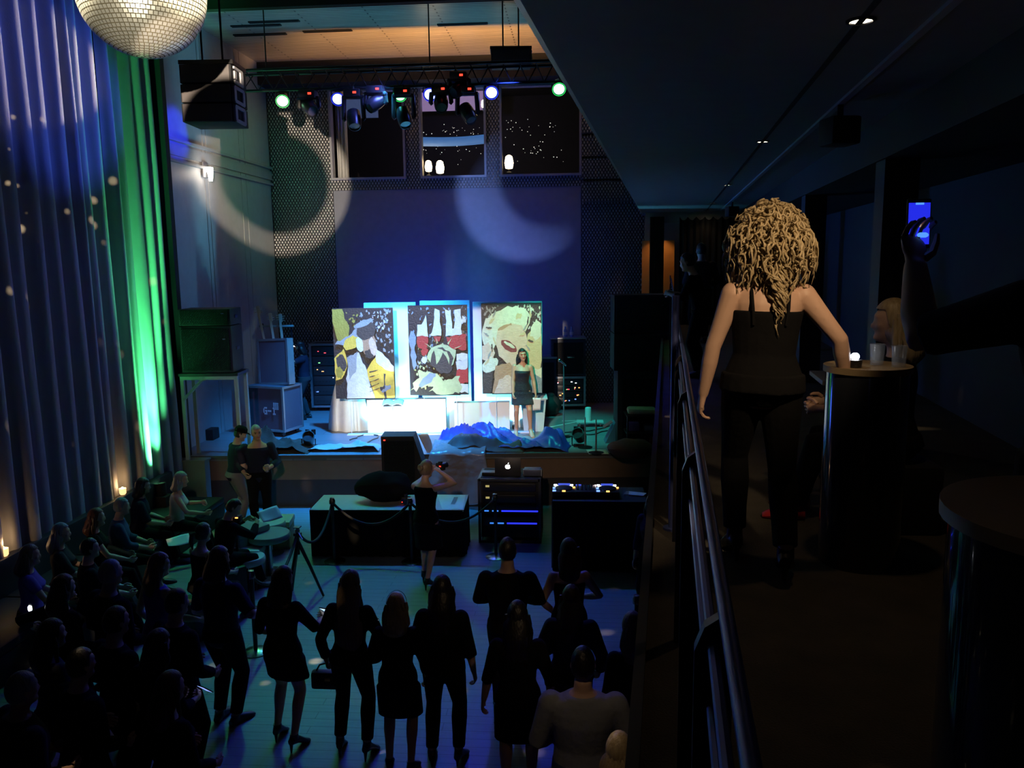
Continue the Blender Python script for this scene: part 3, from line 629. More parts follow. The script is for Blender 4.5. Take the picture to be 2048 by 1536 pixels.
def person(loc, rz, label, cfg, top=None, bottom=None, hair=('short', 'brown'), skin='fair', vox=0.015, shoes=M_SHOE, hands=True, sleeve=0.0, neck=None, hem=None, strap=None, cap=None, face=False, group=None, extra=None, L=0.35, tophem=-0.10, trouser=True, topinf=0.014, cat='person', hairvis=True, fing=True):
    if neck is None: neck = .522 if cfg.get('sex') == 'm' else .495
    B = Body(**cfg); root = thing('person', loc, label, cat, rz, group)
    b = MB(); B.torso(b)
    for i in (0, 1):
        B.arm(b, i); B.leg(b, i); B.footsolid(b, i); B.palmsolid(b, i)
    B.headsolid(b)
    me = remesh(b, vox); ms = [SKIN[skin], M_LIP, M_EYE]
    b2 = MB(); b2.bm.from_mesh(me); bpy.data.meshes.remove(me)
    if fing:
        for i in (0, 1): b2.m(0); B.fingers(b2, i)
    if face:
        k = B.k; LL = lambda x, y, z: B.hc + B.HR @ Vector((x*k, y*k, z*k))
        b2.m(2)
        for sx in (-1, 1): b2.ball(LL(sx*.030, .084, .012), (.014*k, .009*k, .007*k), 10, 6, B.HR)
        for sx in (-1, 1): b2.tube([LL(sx*.016, .096, .030), LL(sx*.034, .092, .036), LL(sx*.048, .080, .030)], [.0035*k]*3, 6)
        b2.m(1).tube([LL(-.022, .088, -.062), LL(-.008, .097, -.060), LL(.008, .097, -.060), LL(.022, .088, -.062)], [.003*k, .007*k, .007*k, .003*k], 8)
        if face == 'smile': b2.m(1)
    body = b2.build('body', ms, root)
    # clothes
    if top is not None:
        b = MB(); B.torso(b, topinf, tophem, neck)
        if sleeve > 0:
            for i in (0, 1): B.arm(b, i, topinf*0.9, 0.0, sleeve)
        if hem is not None: B.skirt(b, hem, 0.016, 0.10)
        nm = 'dress' if hem is not None else 'shirt'
        me = remesh(b, vox, 1); o = bpy.data.objects.new(nm, me); me.materials.append(top); me.shade_smooth(); C.objects.link(o); o.parent = root
    if bottom is not None:
        b = MB()
        if trouser:
            B.torso(b, 0.026, -0.115, 0.06)
            for i in (0, 1): B.leg(b, i, 0.012, 0.0, 1.93, 0.010)
            nm = 'trousers'
        else:
            B.skirt(b, bottom[1], 0.013, 0.10); nm = 'skirt'
        me = remesh(b, vox, 1); o = bpy.data.objects.new(nm, me); me.materials.append(bottom if trouser else bottom[0]); me.shade_smooth(); C.objects.link(o); o.parent = root
    if strap is not None:
        for sx in (-1, 1):
            b = MB(); k = B.k; b.tube([B.g(sx*.075, -.118, .30), B.g(sx*.082, -.122, .38), B.g(sx*.088, -.082, .462), B.g(sx*.086, -.01, .492), B.g(sx*.082, .075, .45), B.g(sx*.072, .135, .36)], .0065, 8, flat=0.6); b.build('shoulder_strap', strap, root)
    if shoes is not None:
        for i in (0, 1):
            b = MB(); B.shoe(b, i); b.build('shoe', shoes, root)
    if hair and hairvis:
        b = MB(); mesh_hair(B, hair[0], b, L, seed=int(abs(loc[0])*100) % 97); b.build('hair', HAIR[hair[1]], root, angle=70)
    if cap is not None:
        b = MB(); R = B.HR; n = 20; k = B.k; b.lathe([(.088*k, 0), (.09*k, .03*k), (.082*k, .07*k), (.055*k, .10*k), (.01*k, .112*k)], B.hc+R @ Vector((0, -.008, .035*k)), 20, R, sy=1.18)
        o = b.build('cap', cap, root)
        b = MB(); b.prism([(-.072*k, .0), (-.06*k, .05*k), (-.03*k, .078*k), (.03*k, .078*k), (.06*k, .05*k), (.072*k, 0)], 0, .006, 'Z')
        for v in b.bm.verts: v.co = B.hc + R @ (Vector((v.co.x, v.co.y+.085*k, v.co.z+.040*k - 0.25*v.co.y*v.co.y/.08)))
        b.build('brim', cap, o)
    if extra: extra(B, root)
    return B, root
# ------------------------------------------------------------------ things on and over the stage
def PD(px, py, D):
    "point on the upright plane square to the camera's heading at distance D"
    d = FW + RT*((px-1024)/FPX) - UP*((py-768)/FPX); t = D/(-_s*d.x + _c*d.y); return CAM + d*t
def frame_at(px, py, D=None, Z=None):
    return PD(px, py, D) if D is not None else P(px, py, Z=Z)
M_PLAS = mat('black_plastic', (0.02, 0.02, 0.022), 0.3)
M_MET = mat('dark_metal', (0.05, 0.05, 0.055), 0.35, 0.9)
M_CHR = mat('chrome', (0.6, 0.6, 0.62), 0.22, 1.0)
M_ALU = mat('aluminium_edge', (0.45, 0.45, 0.48), 0.4, 0.85)
M_GRILLE = mesh_metal('speaker_grille', 0.03, (0.004, 0.004, 0.004), (0.022, 0.022, 0.024), 0.6)
M_WHITEP = mat('white_panel', (0.80, 0.80, 0.80), 0.6, var=0.03)
# drapes along the left wall: sheer cloth in deep folds
M_DRAPE = mat('sheer_drape', (0.42, 0.42, 0.44), 0.8, bump=0.1, bscale=50, var=0.06)
def drape(y0, y1, label, zt=9.0, zb=0.55, seed=1, amp=0.11, per=0.36):
    rnd = random.Random(seed); n = max(3, int(round((y1-y0)/per))); w = [rnd.uniform(.7, 1.35) for _ in range(n)]; tot = sum(w); cum = [0]
    for v in w: cum.append(cum[-1]+v/tot)
    am = [rnd.uniform(.65, 1.2)*amp for _ in range(n)]
    def fn(u, v):
        i = min(n-1, max(0, next((k for k in range(n) if cum[k+1] >= u-1e-9), n-1))); t = (u-cum[i])/(cum[i+1]-cum[i])
        f = 0.5-0.5*math.cos(2*PI*t); f = f**0.7
        z = zt + (zb-zt)*v; sp = 0.75+0.35*v
        return Vector((-7.33 + am[i]*f*sp*1.6 + 0.01*math.sin(v*9+u*40), y0+(y1-y0)*u + 0.03*math.sin(2*PI*t*2)*v, z))
    b = MB(); b.grid(fn, n*14, 12); o = b.build('drape', M_DRAPE, None, angle=180)
    return tag(o, label, 'curtain', 'floor-length drapes on the left wall')
drape(6.3, 9.4, 'pale full-height drape nearest the left edge of the view', seed=3)
drape(9.45, 12.55, 'pale full-height drape in the middle, catching warm streaks near its top', seed=5)
drape(12.6, 14.1, 'full-height drape lit bright green, beside the stage wall', seed=11, per=0.30)
t = thing('uplight', UPL+Vector((0, -0.04, -0.14)), 'small floor can glowing green at the foot of the last drape', 'stage light')
b = MB(); R = (Vector((-7.42, 13.25, 5.2))-UPL).to_track_quat('Z', 'Y').to_matrix()
b.lathe([(.05, -.16), (.085, -.14), (.09, .06), (.08, .06), (.075, -.02)], (0, 0, 0), 20, R); b.build('housing', M_PLAS, t)
b = MB(); b.lathe([(.0, .0), (.072, .0), (.072, -.012), (0, -.012)], R @ Vector((0, 0, .03)), 20, R); b.build('lens', mat('green_lens', (.2, .9, .4), .2, emit=(0.25, 1, 0.45), es=5), t)
b = MB(); b.box((0, 0, -.30), (.28, .24, .30), bev=.01); b.build('stand_box', M_BLACK, t)
# mirror ball
t = thing('mirror_ball', BALL_C, 'large mirror ball glittering warm white under the ceiling at upper left', 'mirror ball')
b = MB(); rj = random.Random(2); NR = 44
for i in range(NR):
    a0, a1 = PI*i/NR, PI*(i+1)/NR; am_ = (a0+a1)/2; nq = max(4, int(2*PI*math.sin(am_)*NR/PI))
    for q in range(nq):
        h0, h1 = 2*PI*q/nq, 2*PI*(q+1)/nq; hm = (h0+h1)/2
        cc = Vector((math.sin(am_)*math.cos(hm), math.sin(am_)*math.sin(hm), math.cos(am_)))
        e1 = Vector((-math.sin(hm), math.cos(hm), 0)); e2 = cc.cross(e1)
        nn = (cc + e1*rj.gauss(0, .02) + e2*rj.gauss(0, .02)).normalized(); f1 = (e1-nn*e1.dot(nn)).normalized(); f2 = nn.cross(f1)
        w_ = BALL_R*math.sin(am_)*PI/nq*0.80; h_ = BALL_R*PI/NR/2*0.78; p = cc*(BALL_R*1.002)
        b.faces([p-f1*w_-f2*h_, p+f1*w_-f2*h_, p+f1*w_+f2*h_, p-f1*w_+f2*h_], [(0, 1, 2, 3)])
b.build('mirror_tiles', mat('mirror_tile', (0.92, 0.90, 0.84), 0.32, 0.86, var=0.02), t, False)
b = MB(); b.ball((0, 0, 0), BALL_R*0.992, 40, 26); b.build('ball_core', mat('ball_core', (0.06, 0.05, 0.03), 0.8), t)
b = MB(); b.lathe([(.09, BALL_R-.02), (.09, BALL_R+.05), (.03, BALL_R+.07), (.03, BALL_R+.2), (.012, BALL_R+.2), (.012, ZC-BALL_C.z)], (0, 0, 0), 16); b.build('hanging_rod', M_MET, t)
# hung loudspeaker arrays
def array(px0, py0, px1, py1, D, label, n=3, depth=.60, rods=True):
    a, c = PD(px0, py0, D), PD(px1, py1, D); w, h = (c-a).length, a.z-c.z; w = math.hypot(c.x-a.x, c.y-a.y)
    t = thing('line_array', Vector(((a.x+c.x)/2, (a.y+c.y)/2, c.z)), label, 'loudspeaker', YAW)
    eh = h/n
    for k in range(n):
        z = eh*(n-1-k)+eh/2
        b = MB(); b.box((0, depth/2, z), (w, depth, eh-.012), bev=.012); cb = b.build('cabinet', M_BLACK, t)
        b = MB(); b.box((0, -.008, z), (w*.94, .016, eh*.9), bev=.004); b.build('grille', mat('array_grille', (.11, .10, .10), .6), cb)
        b = MB(); x = w/2+.012; q = eh*.36
        if k > 0:
            for zz in (-q, q): b.box((x, depth*.40, z+zz), (.02, depth*.62, eh*.18))
            for yy in (.12, .68): b.box((x, depth*yy, z), (.02, depth*.14, eh*.75))
        else:
            b.box((x, depth*.62, z), (.02, depth*.16, eh*.8)); b.box((x, depth*.40, z-q), (.02, depth*.5, eh*.2)); b.box((x, depth*.40, z+q*1.05), (.02, depth*.56, eh*.12)); b.box((x, depth*.2, z), (.02, depth*.12, eh*.4))
        b.build('rigging_plate', mat('rigging_plate_paint', (0.55, 0.55, 0.58), 0.4), cb)
    b = MB(); b.box((0, depth/2, h+.03), (w*1.05, depth*.9, .05)); b.build('fly_frame', M_MET, t)
    if rods:
        b = MB()
        for x in (-w*.2, w*.2):
            b.tube([(x, depth/2, h+.04), (x, depth/2, ZC-c.z)], .014, 8)
        b.build('hanging_rod', M_MET, t)
    return t
array(357, 128, 468, 244, 10.8, 'black hung speaker array at upper left crossed by an arc of light', 3)
array(982, 98, 1062, 128, 15.4, 'black hung speaker hanging on rods beside the balcony ceiling', 1, .5)
# lighting truss
tz = P(800, 150, Y=TRUSS_Y).z
t = thing('lighting_truss', (0, TRUSS_Y, tz), 'black lighting truss spanning above the stage', 'truss')
for y, z in ((-.18, .12), (.18, .12), (0, -.20)):
    b = MB(); b.tube([(-6.6, y, z), (0.9, y, z)], .028, 10); b.build('chord', M_MET, t)
b = MB()
for k in range(25):
    x = -6.5+k*.29
    b.tube([(x, -.18, .12), (x+.145, 0, -.20), (x+.29, .18, .12)], .012, 6)
b.build('lacing', M_MET, t)
for x in (-5.6, -2.6, 0.6):
    b = MB(); b.tube([(x, 0, .12), (x, 0, ZC-tz-.002)], .012, 6); b.build('suspension_cable', M_MET, t)
def lensmat(col, e): return mat('lens_%d_%d_%d' % tuple(int(c*100) for c in col), (.8, .8, .8), .3, emit=col, es=e)
DESC = ['glowing green stage can, leftmost on the truss', 'glowing blue stage can in front of the left window', 'glowing green stage can at the first window post', 'glowing blue stage can in front of the middle window', 'glowing blue stage can at the right window post', 'glowing green stage can by the balcony ceiling edge']
cc0 = None
for i, (px, py, col, tg, e) in enumerate(CANS):
    p = P(px, py, Y=TRUSS_Y); R = (Vector((tg[0], tg[1], 0))*0.55+Vector((0, 0, CAMZ*0.45))-p).to_track_quat('Z', 'Y').to_matrix()
    t = thing('stage_can', p, DESC[i], 'stage light', group='coloured stage cans')
    b = MB(); b.lathe([(.05, -.26), (.10, -.22), (.115, -.02), (.115, .02), (.100, .02), (.098, -.01)], (0, 0, 0), 20, R); b.build('housing', M_PLAS, t)
    b = MB(); b.lathe([(.0, .012), (.07, .008), (.098, -.006), (.098, -.012), (0, -.012)], (0, 0, 0), 22, R)
    cl_ = (0.22, 0.30, 1.0) if col == BLUE else (0.30, 1.0, 0.50)
    b.build('lens', lensmat(cl_, 6 if i < 5 else 4), t)
    b = MB(); b.lathe([(.098, .008), (.118, .024), (.122, .020), (.100, -.004)], (0, 0, 0), 24, R, cap=False); b.build('lit_rim', mat('rim_blue' if col == BLUE else 'rim_green', (.2, .2, .2), .4, emit=(0.01, 0.02, 1) if col == BLUE else (0.02, .8, .12), es=1.6), t)  # glowing ring added to draw the coloured halo round the lens
    b = MB(); b.tube([R @ Vector((-.125, 0, -.1)), (-.125, 0.02, .16), (-.06, .05, tz-.2-p.z-.03), (.06, .05, tz-.2-p.z-.03), (.125, .02, .16), R @ Vector((.125, 0, -.1))], .012, 6); b.build('yoke', M_MET, t)
MH = [(618, 214, .5, -.5), (708, 238, .2, -.9), (752, 205, -.6, -.6), (808, 234, .3, -1.0), (882, 205, .1, -.5), (935, 226, .5, -.9), (918, 178, -.4, -.4)]
MD = ['moving head right of the leftmost green can', 'moving head hanging low in front of the left window', 'moving head with a red display between the blue and green cans', 'moving head below the middle green can', 'moving head right of the middle blue can', 'large moving head hanging in the middle window', 'moving head with a red display above the middle window']
RED = mat('red_led', (0.8, 0.05, 0.02), 0.4, emit=(1, 0.04, 0.02), es=3)
for i, (px, py, tx, tl) in enumerate(MH):
    p = P(px, py, Y=TRUSS_Y-0.1); top = tz-.24
    t = thing('moving_head', (p.x, p.y, p.z), 'black '+MD[i]+' on the truss', 'moving light', group='moving heads on the truss')
    dz = max(.16, min(.40, top-p.z-.13))
    b = MB(); b.box((0, 0.0, dz+.05), (.30, .26, .13), bev=.02); bs = b.build('base', M_PLAS, t)
    b = MB(); b.box((.06, -.135, dz+.05), (.06, .006, .035)); b.build('display', RED, bs)
    b = MB(); b.tube([(-.17, 0, dz), (-.185, 0, 0), (-.16, 0, -.03)], [.045, .04, .03], 8).tube([(.17, 0, dz), (.185, 0, 0), (.16, 0, -.03)], [.045, .04, .03], 8).box((0, 0, dz-.01), (.40, .12, .06), bev=.02); b.build('yoke', M_PLAS, t)
    R = Vector((tx, -.55, tl)).to_track_quat('Z', 'Y').to_matrix()
    b = MB(); b.lathe([(.04, -.18), (.115, -.15), (.13, -.02), (.12, .13), (.105, .19), (.095, .19), (.09, .16)], (0, 0, 0), 18, R); hd = b.build('head', M_PLAS, t)
    b = MB(); b.lathe([(0, .165), (.09, .165), (.09, .155), (0, .155)], (0, 0, 0), 18, R); b.build('lens', mat('dark_lens', (.1, .1, .12), .05, coat=1), hd)
    b = MB(); b.tube([(0, 0, dz+.1), (0, .02, top+.05-p.z)], .02, 8); b.build('clamp', M_MET, t)
# vents in the slatted ceiling
for i, (px, py, L) in enumerate(((548, 42, 1.0), (512, 50, 1.0), (520, 68, 1.1), (655, 61, 1.0), (925, 47, 1.0))):
    p = P(px, py, Z=ZC); b = MB(); b.box((0, 0, -.012), (L, .10, .024)).box((0, 0, -.02), (L*.96, .03, .03)); o = b.build('ceiling_slot', M_BLACK, None); o.location = p
    tag(o, ['dark linear ceiling slot nearest the mirror ball', 'dark linear ceiling slot, second from the mirror ball', 'dark linear ceiling slot left of the orange wash', 'dark linear ceiling slot at the edge of the orange wash', 'dark linear ceiling slot near the balcony ceiling'][i], 'air slot', 'linear slots in the slatted ceiling')
# wall sconce on the stage side wall
p = P(413, 348, X=-7.33)
t = thing('wall_sconce', p, 'small bright wall lamp on the stage side wall', 'wall lamp')
b = MB(); b.box((-.02, 0, .08), (.03, .22, .30), bev=.01); b.build('back_plate', M_ALU, t)
b = MB(); b.box((.07, -.02, .08), (.10, .16, .10), bev=.01); b.lathe([(.035, -.16), (.055, -.02), (.055, .04), (0, .04)], (.08, 0.0, .02), 12); b.build('lamp_shade', mat('lit_sconce_glass', (.9, .85, .75), .4, emit=(1, .92, .8), es=5), t)
lamp('sconce_light', 'POINT', p+Vector((.22, -.05, .0)), None, 6, (1, .85, .65), radius=.05)
# upstairs room: candle lamps, blue bulkhead, strings of tiny lights, glowing patches in place of lit wall
for i, (px, py, s_) in enumerate(((857, 333, 1), (880, 335, 1.15), (1018, 325, 1.2), (967, 208, .7))):
    p = P(px, py, Y=YB+(1.2 if i < 3 else 3.0))
    t = thing('table_lamp', p-Vector((0, 0, .12*s_)), ['glowing lamp upstairs, left of the pair in the middle window', 'glowing lamp upstairs, right of the pair in the middle window', 'single glowing lamp upstairs in the right window', 'small lit lamp high in the middle window'][i], 'lamp')
    b = MB(); b.lathe([(.0, -.02), (.075*s_, 0), (.095*s_, .11*s_), (.07*s_, .24*s_), (.03*s_, .27*s_), (0, .27*s_)], (0, 0, 0), 16); b.build('glass_shade', mat('warm_glow_glass', (1, .8, .5), .4, emit=(1.0, .78, .42), es=9), t)
    b = MB(); b.lathe([(.07*s_, -.10), (.02, -.08), (.02, 0)], (0, 0, 0), 12); b.build('lamp_foot', M_MET, t)
lamp('upstairs_glow', 'POINT', P(870, 325, Y=YB+0.9), None, 7, (1, .7, .4), radius=.1)
pz = P(905, 282, Y=YB+2.2)
b = MB(); b.grid(lambda u, v: Vector((x3-.25+1.95*u, YB+1.2+.3*math.sin(u*PI), pz.z-.14+.22*(v-.5)+.05*u)), 40, 2)
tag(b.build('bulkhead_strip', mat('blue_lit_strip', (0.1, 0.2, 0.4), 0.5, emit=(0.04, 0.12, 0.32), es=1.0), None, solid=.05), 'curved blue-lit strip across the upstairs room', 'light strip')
FAIRY = mat('fairy_bulb', (1, .95, .85), .3, emit=(1, .93, .82), es=1.1); rf = random.Random(9)
for i, (px, py, sp, row) in enumerate(((900, 262, 110, 26), (1060, 258, 95, 24), (905, 300, 110, 22), (1080, 300, 95, 20))):
    b = MB()
    for q in range(row):
        r_ = rf.choice((.006, .009, .012)); b.ball(P(px+rf.uniform(-sp*.55, sp*.55), py+rf.gauss(0, 10), Y=YB+rf.uniform(1.8, 3.5)), r_, 6, 4)
    tag(b.build('fairy_lights', FAIRY, None), ['string of tiny lights upstairs above the blue strip in the middle window', 'string of tiny lights upstairs high in the right window', 'string of tiny lights upstairs below the blue strip in the middle window', 'string of tiny lights upstairs low in the right window'][i], 'string lights')
for i, (xa1, xa2, ya1, ya2, em, lb_) in enumerate(((846, 968, 176, 222, (.20, .13, .26), 'pinkish-lit screen high in the middle upstairs window'), (690, 742, 182, 238, (.03, .05, .12), 'dim bluish screen high in the left upstairs window'))):  # emissive panels stand in for upstairs wall lit by lamps
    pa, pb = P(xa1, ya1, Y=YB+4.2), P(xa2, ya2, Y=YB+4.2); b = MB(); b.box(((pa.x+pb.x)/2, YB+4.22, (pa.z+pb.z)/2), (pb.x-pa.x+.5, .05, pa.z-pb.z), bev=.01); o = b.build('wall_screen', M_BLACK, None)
    b = MB(); b.box(((pa.x+pb.x)/2, YB+4.19, (pa.z+pb.z)/2), (pb.x-pa.x+.44, .012, pa.z-pb.z-.06)); b.build('lit_surface', mat('screen_lit_%d' % i, (.3, .3, .3), .5, emit=em, es=1.0, var=.3), o); tag(o, lb_, 'screen')  # not a screen: glowing panel in place of lit wall
# slender window drapes upstairs
b = MB(); xx = bx(668); b.grid(lambda u, v: Vector((xx+.26*u, YB+.35+.04*math.sin(u*20), zs+.02+(zo-zs-.1)*v)), 30, 4)
tag(b.build('window_drape', mat('pale_window_drape', (.6, .6, .6), .8), None, solid=.01), 'narrow pale drape inside the left upstairs window', 'curtain')
# ------------------------------------------------------------------ stage floor: loudspeakers, cases, racks
def speaker_stack(loc, rz, w, d, hs, label, name='speaker_stack'):
    t = thing(name, loc, label, 'loudspeaker', rz); z = 0
    for k, h in enumerate(hs):
        b = MB(); b.box((0, 0, z+h/2), (w, d, h-.01), bev=.015); c_ = b.build('cabinet', M_BLACK, t)
        b = MB(); b.box((0, -d/2-.008, z+h/2), (w*.92, .02, h*.88), bev=.005); b.build('grille', M_GRILLE, c_)
        b = MB(); b.box((w/2+.004, 0, z+h/2), (.012, .16, .06), bev=.01); b.build('handle', M_MET, c_)
        b = MB(); b.box((w*.36, -d/2-.022, z+h*.72), (.05, .006, .018)); b.build('badge', M_CHR, c_)
        z += h
    return t
lb = PD(428, 742, 14.75)
t = thing('speaker_table', (lb.x, lb.y, 1.0), 'green-lit steel table with braced legs under the left speaker stack', 'table', YAW)
hh = lb.z-1.0
b = MB(); b.box((0, 0, hh-.03), (1.06, .62, .05)); b.build('table_top', M_PLAS, t)
for x in (-.48, .48):
    for y in (-.26, .26):
        b = MB(); b.box((x, y, (hh-.05)/2), (.06, .06, hh-.05)); b.build('leg', mat('pale_steel', (.4, .42, .4), .5, .3), t)
b = MB(); b.box((0, -.27, hh-.09), (.96, .05, .06)); b.build('front_rail', mat('pale_steel', (.4, .42, .4), .5), t)
for x in (-.48,):
    b = MB(); b.tube([(x, -.27, hh-.48), (x+.40, -.27, hh-.08)], .028, 8); b.build('brace', mat('pale_steel', (.4, .42, .4), .5), t)
a, c = PD(370, 612, 14.75), PD(480, 738, 14.75)
speaker_stack((lb.x, lb.y, lb.z+.001), YAW, math.hypot(c.x-a.x, c.y-a.y), .6, (.84, .30), 'tall black speaker stack on a steel table at the left of the stage')
M_CASE = mat('case_laminate', (0.10, 0.075, 0.10), 0.5, bump=.1); M_CASEB = mat('case_laminate_dark', (0.03, 0.035, 0.05), 0.5)
def caseframe(b, w, d, h, r=.022):
    for x in (-w/2, w/2):
        for y in (-d/2, d/2): b.box((x, y, h/2), (r*2, r*2, h))
    for z in (r, h-r):
        for y in (-d/2, d/2): b.box((0, y, z), (w, r*2, r*2))
        for x in (-w/2, w/2): b.box((x, 0, z), (r*2, d, r*2))
LETTER = {'G': ["0111", "1000", "1011", "1001", "0111"], '-': ["0000", "0000", "1111", "0000", "0000"], '1': ["0110", "0010", "0010", "0010", "0111"]}
def flightcase(loc, rz, w, d, h, label, text=True, m=None):
    t = thing('flight_case', loc, label, 'flight case', rz)
    b = MB(); b.box((0, 0, h/2+.10), (w-.02, d-.02, h)); b.build('case_body', m or M_CASE, t)
    b = MB(); caseframe(b, w, d, h)
    for v in b.bm.verts: v.co.z += .10
    b.build('edge_frame', M_ALU, t)
    for x in (-w*.4, w*.4):
        for y in (-d*.38, d*.38):
            b = MB(); b.tube([(x-.018, y, .05), (x+.018, y, .05)], .05, 14).box((x, y, .085), (.06, .08, .03)); b.build('caster', M_PLAS, t)
    if text:
        b = MB(); x0 = -.05
        for ch in 'G-1':
            for r_, row in enumerate(LETTER[ch]):
                for c_, on in enumerate(row):
                    if on == '1': b.box((x0+c_*.022, -d/2-.006, h*.52-r_*.030+.10), (.0221, .004, .0301))
            x0 += .105
        b.build('stencil', mat('stencil_white', (.55, .52, .55), .7), t)
        b = MB()
        for k in range(5):
            for j in range(3): b.box((w*.24+j*.045, -d/2-.006, h*.74-k*.030), (.036 if (k+j) % 3 else .030, .004, .020))
        b.build('label_plate', mat('stencil_white', (.55, .52, .55), .7), t)
    return t
fc = P(543, 872, Z=1.0)
flightcase((fc.x, fc.y+.3, 1.0), -.30, .86, .60, .93, 'tall flight case stencilled G-1 standing on the left of the stage')
t = thing('case_lid', (fc.x+.08, fc.y+.26, 2.03), 'open flight case lid propped upright on top of the tall case', 'case lid', -.34)
RL = Matrix.Rotation(-.07, 3, 'X') @ Matrix.Rotation(-.06, 3, 'Y')
b = MB(); b.box(RL @ Vector((0, 0, .47)), (.74, .17, .90), R=RL); b.build('lid_panel', M_CASE, t)
b = MB()
for x in (-.37, .37): b.box(RL @ Vector((x, 0, .47)), (.045, .19, .93), R=RL)
for z in (.02, .92): b.box(RL @ Vector((0, 0, z)), (.76, .19, .045), R=RL)
b.build('edge_frame', M_ALU, t)
# guitar boat with guitars behind the lid
gp = PD(548, 770, 16.9)
gp.y += .35
t = thing('guitar_rack', (gp.x, gp.y, 1.0), 'guitar stand frame rising behind the open case lid', 'rack', YAW)
b = MB(); b.tube([(-.3, 0, .02), (-.3, 0, 2.25)], .02, 8).tube([(.3, 0, .02), (.3, 0, 2.25)], .02, 8).tube([(-.3, .2, .02), (-.3, -.2, .02)], .02, 8).tube([(.3, .2, .02), (.3, -.2, .02)], .02, 8); b.build('rack_frame', M_MET, t)
b = MB(); b.box((0, -.03, 2.19), (.72, .07, .04), bev=.01); b.build('neck_yoke', mat('padded_yoke', (.3, .32, .3), .7), t)
b = MB(); b.box((0, 0, 1.40), (.66, .14, .05), bev=.01); b.build('lower_bar', M_MET, t)
GD = ['electric guitar with a pale neck leaning tallest in the rack', 'electric guitar in the rack with a cream body', 'dark electric guitar at the right of the rack']
for i, x in enumerate((-.10, .08, .24)):
    g = thing('guitar', (gp.x+x*.99-.06, gp.y-.10, 2.43), GD[i], 'guitar', YAW); R = Matrix.Rotation(-.16+.05*i, 3, 'Y')
    hgt = (1.02, .86, .84)[i]
    body = [(math.cos(a)*(.15+.035*math.cos(2*a)+.02*math.sin(a)), math.sin(a)*.20) for a in [2*PI*q/24 for q in range(24)]]
    b = MB(); b.rings([[R @ Vector((p_[0], -.022, p_[1]+.2)) for p_ in body], [R @ Vector((p_[0], .022, p_[1]+.2)) for p_ in body]]); b.build('guitar_body', mat('guitar_lacquer_%d' % i, ((.2, .06, .03), (.5, .45, .35), (.03, .03, .04))[i], .25, coat=.6), g)
    b = MB(); b.box(R @ Vector((0, -.028, hgt/2+.22)), (.045, .022, hgt-.34), R=R); b.build('neck', mat('maple_neck', (.55, .45, .35), .4), g)
    b = MB(); b.box(R @ Vector((.01, -.02, hgt+.10)), (.075, .018, .17), R=R, bev=.006)
    for k in range(6): b.tube([R @ Vector((-.03 if k % 2 else .05, -.02, hgt+.04+.022*k)), R @ Vector((-.07 if k % 2 else .09, -.02, hgt+.045+.022*k))], .008, 6)
    b.build('headstock', mat('maple_neck', (.55, .45, .35), .4), g)
# equipment racks with small lights
def rack(loc, rz, w, d, h, rows, label, leds, edge=M_ALU, wheels=True):
    t = thing('equipment_rack', loc, label, 'rack', rz); z0 = .09 if wheels else 0
    b = MB(); b.box((0, .02, z0+h/2), (w-.03, d-.04, h-.02)); b.build('rack_case', M_CASEB, t)
    b = MB(); caseframe(b, w, d, h, .024)
    for v in b.bm.verts: v.co.z += z0
    b.build('edge_frame', edge, t)
    uh = (h-.12)/rows; rr = random.Random(int(w*1000)+rows)
    for k in range(rows):
        z = z0+.06+uh*(k+.5)
        b = MB(); b.box((0, -d/2+.004, z), (w-.11, .03, uh*.9), bev=.004); u_ = b.build('rack_unit', mat('unit_front', (.05, .055, .06), .4, .4), t)
        b = MB()
        for q in range(5): b.tube([(-w*.32+q*w*.12, -d/2-.012, z-uh*.1), (-w*.32+q*w*.12, -d/2-.03, z-uh*.1)], .011, 8)
        b.build('knobs', M_MET, u_)
        for q in range(leds[k % len(leds)][0]):
            col = rr.choice(leds[k % len(leds)][1]); b = MB(); b.box((rr.uniform(-w*.34, w*.36), -d/2-.014, z+rr.uniform(-.2, .3)*uh), (rr.uniform(.02, .055), .008, .018)); b.build('indicator_light', mat('led_%d_%d_%d' % tuple(int(c*10) for c in col), (.3, .3, .3), .4, emit=col, es=2.5), u_)
    if wheels:
        for x in (-w*.38, w*.38):
            for y in (-d*.34, d*.34):
                b = MB(); b.tube([(x-.018, y, .045), (x+.018, y, .045)], .045, 12).box((x, y, .085), (.05, .07, .02)); b.build('caster', M_PLAS, t)
    return t
RD, OR, GRN, BLU, WH = (1, .06, .08), (1, .45, .1), (.2, 1, .25), (.15, .3, 1), (.9, .95, 1)
q = P(652, 822, Z=1.0)
rack((q.x, q.y+.3, 1.0), YAW, .66, .6, 1.52, 6, 'tall equipment rack with small red lights behind the stage hand', [(2, (RD,)), (1, (BLU, RD)), (1, (WH,)), (2, (RD, OR)), (1, (GRN,)), (2, (RD,))])
q = P(1136, 813, Z=1.0); q.y -= .45
rack((q.x, q.y+.32, 1.0), YAW, .74, .6, .70, 4, 'wheeled rack full of coloured indicator lights under the right amplifier', [(5, (OR, BLU, RD)), (5, (RD, OR)), (6, (GRN, RD, OR)), (4, (RD, WH))], mat('teal_edge', (.5, .52, .54), .45, .6))
t = thing('guitar_amplifier', (q.x, q.y+.30, 1.795), 'large speaker cabinet on top of the wheeled rack at the right', 'amplifier', YAW)
b = MB(); b.box((0, 0, .44), (.80, .5, .86), bev=.015); b.build('cabinet', M_CASEB, t)
b = MB(); b.box((0, -.255, .42), (.70, .02, .74), bev=.005); b.build('grille', M_GRILLE, t)
b = MB(); b.box((0, 0, .885), (.84, .54, .03), bev=.008); b.build('top_trim', M_ALU, t)
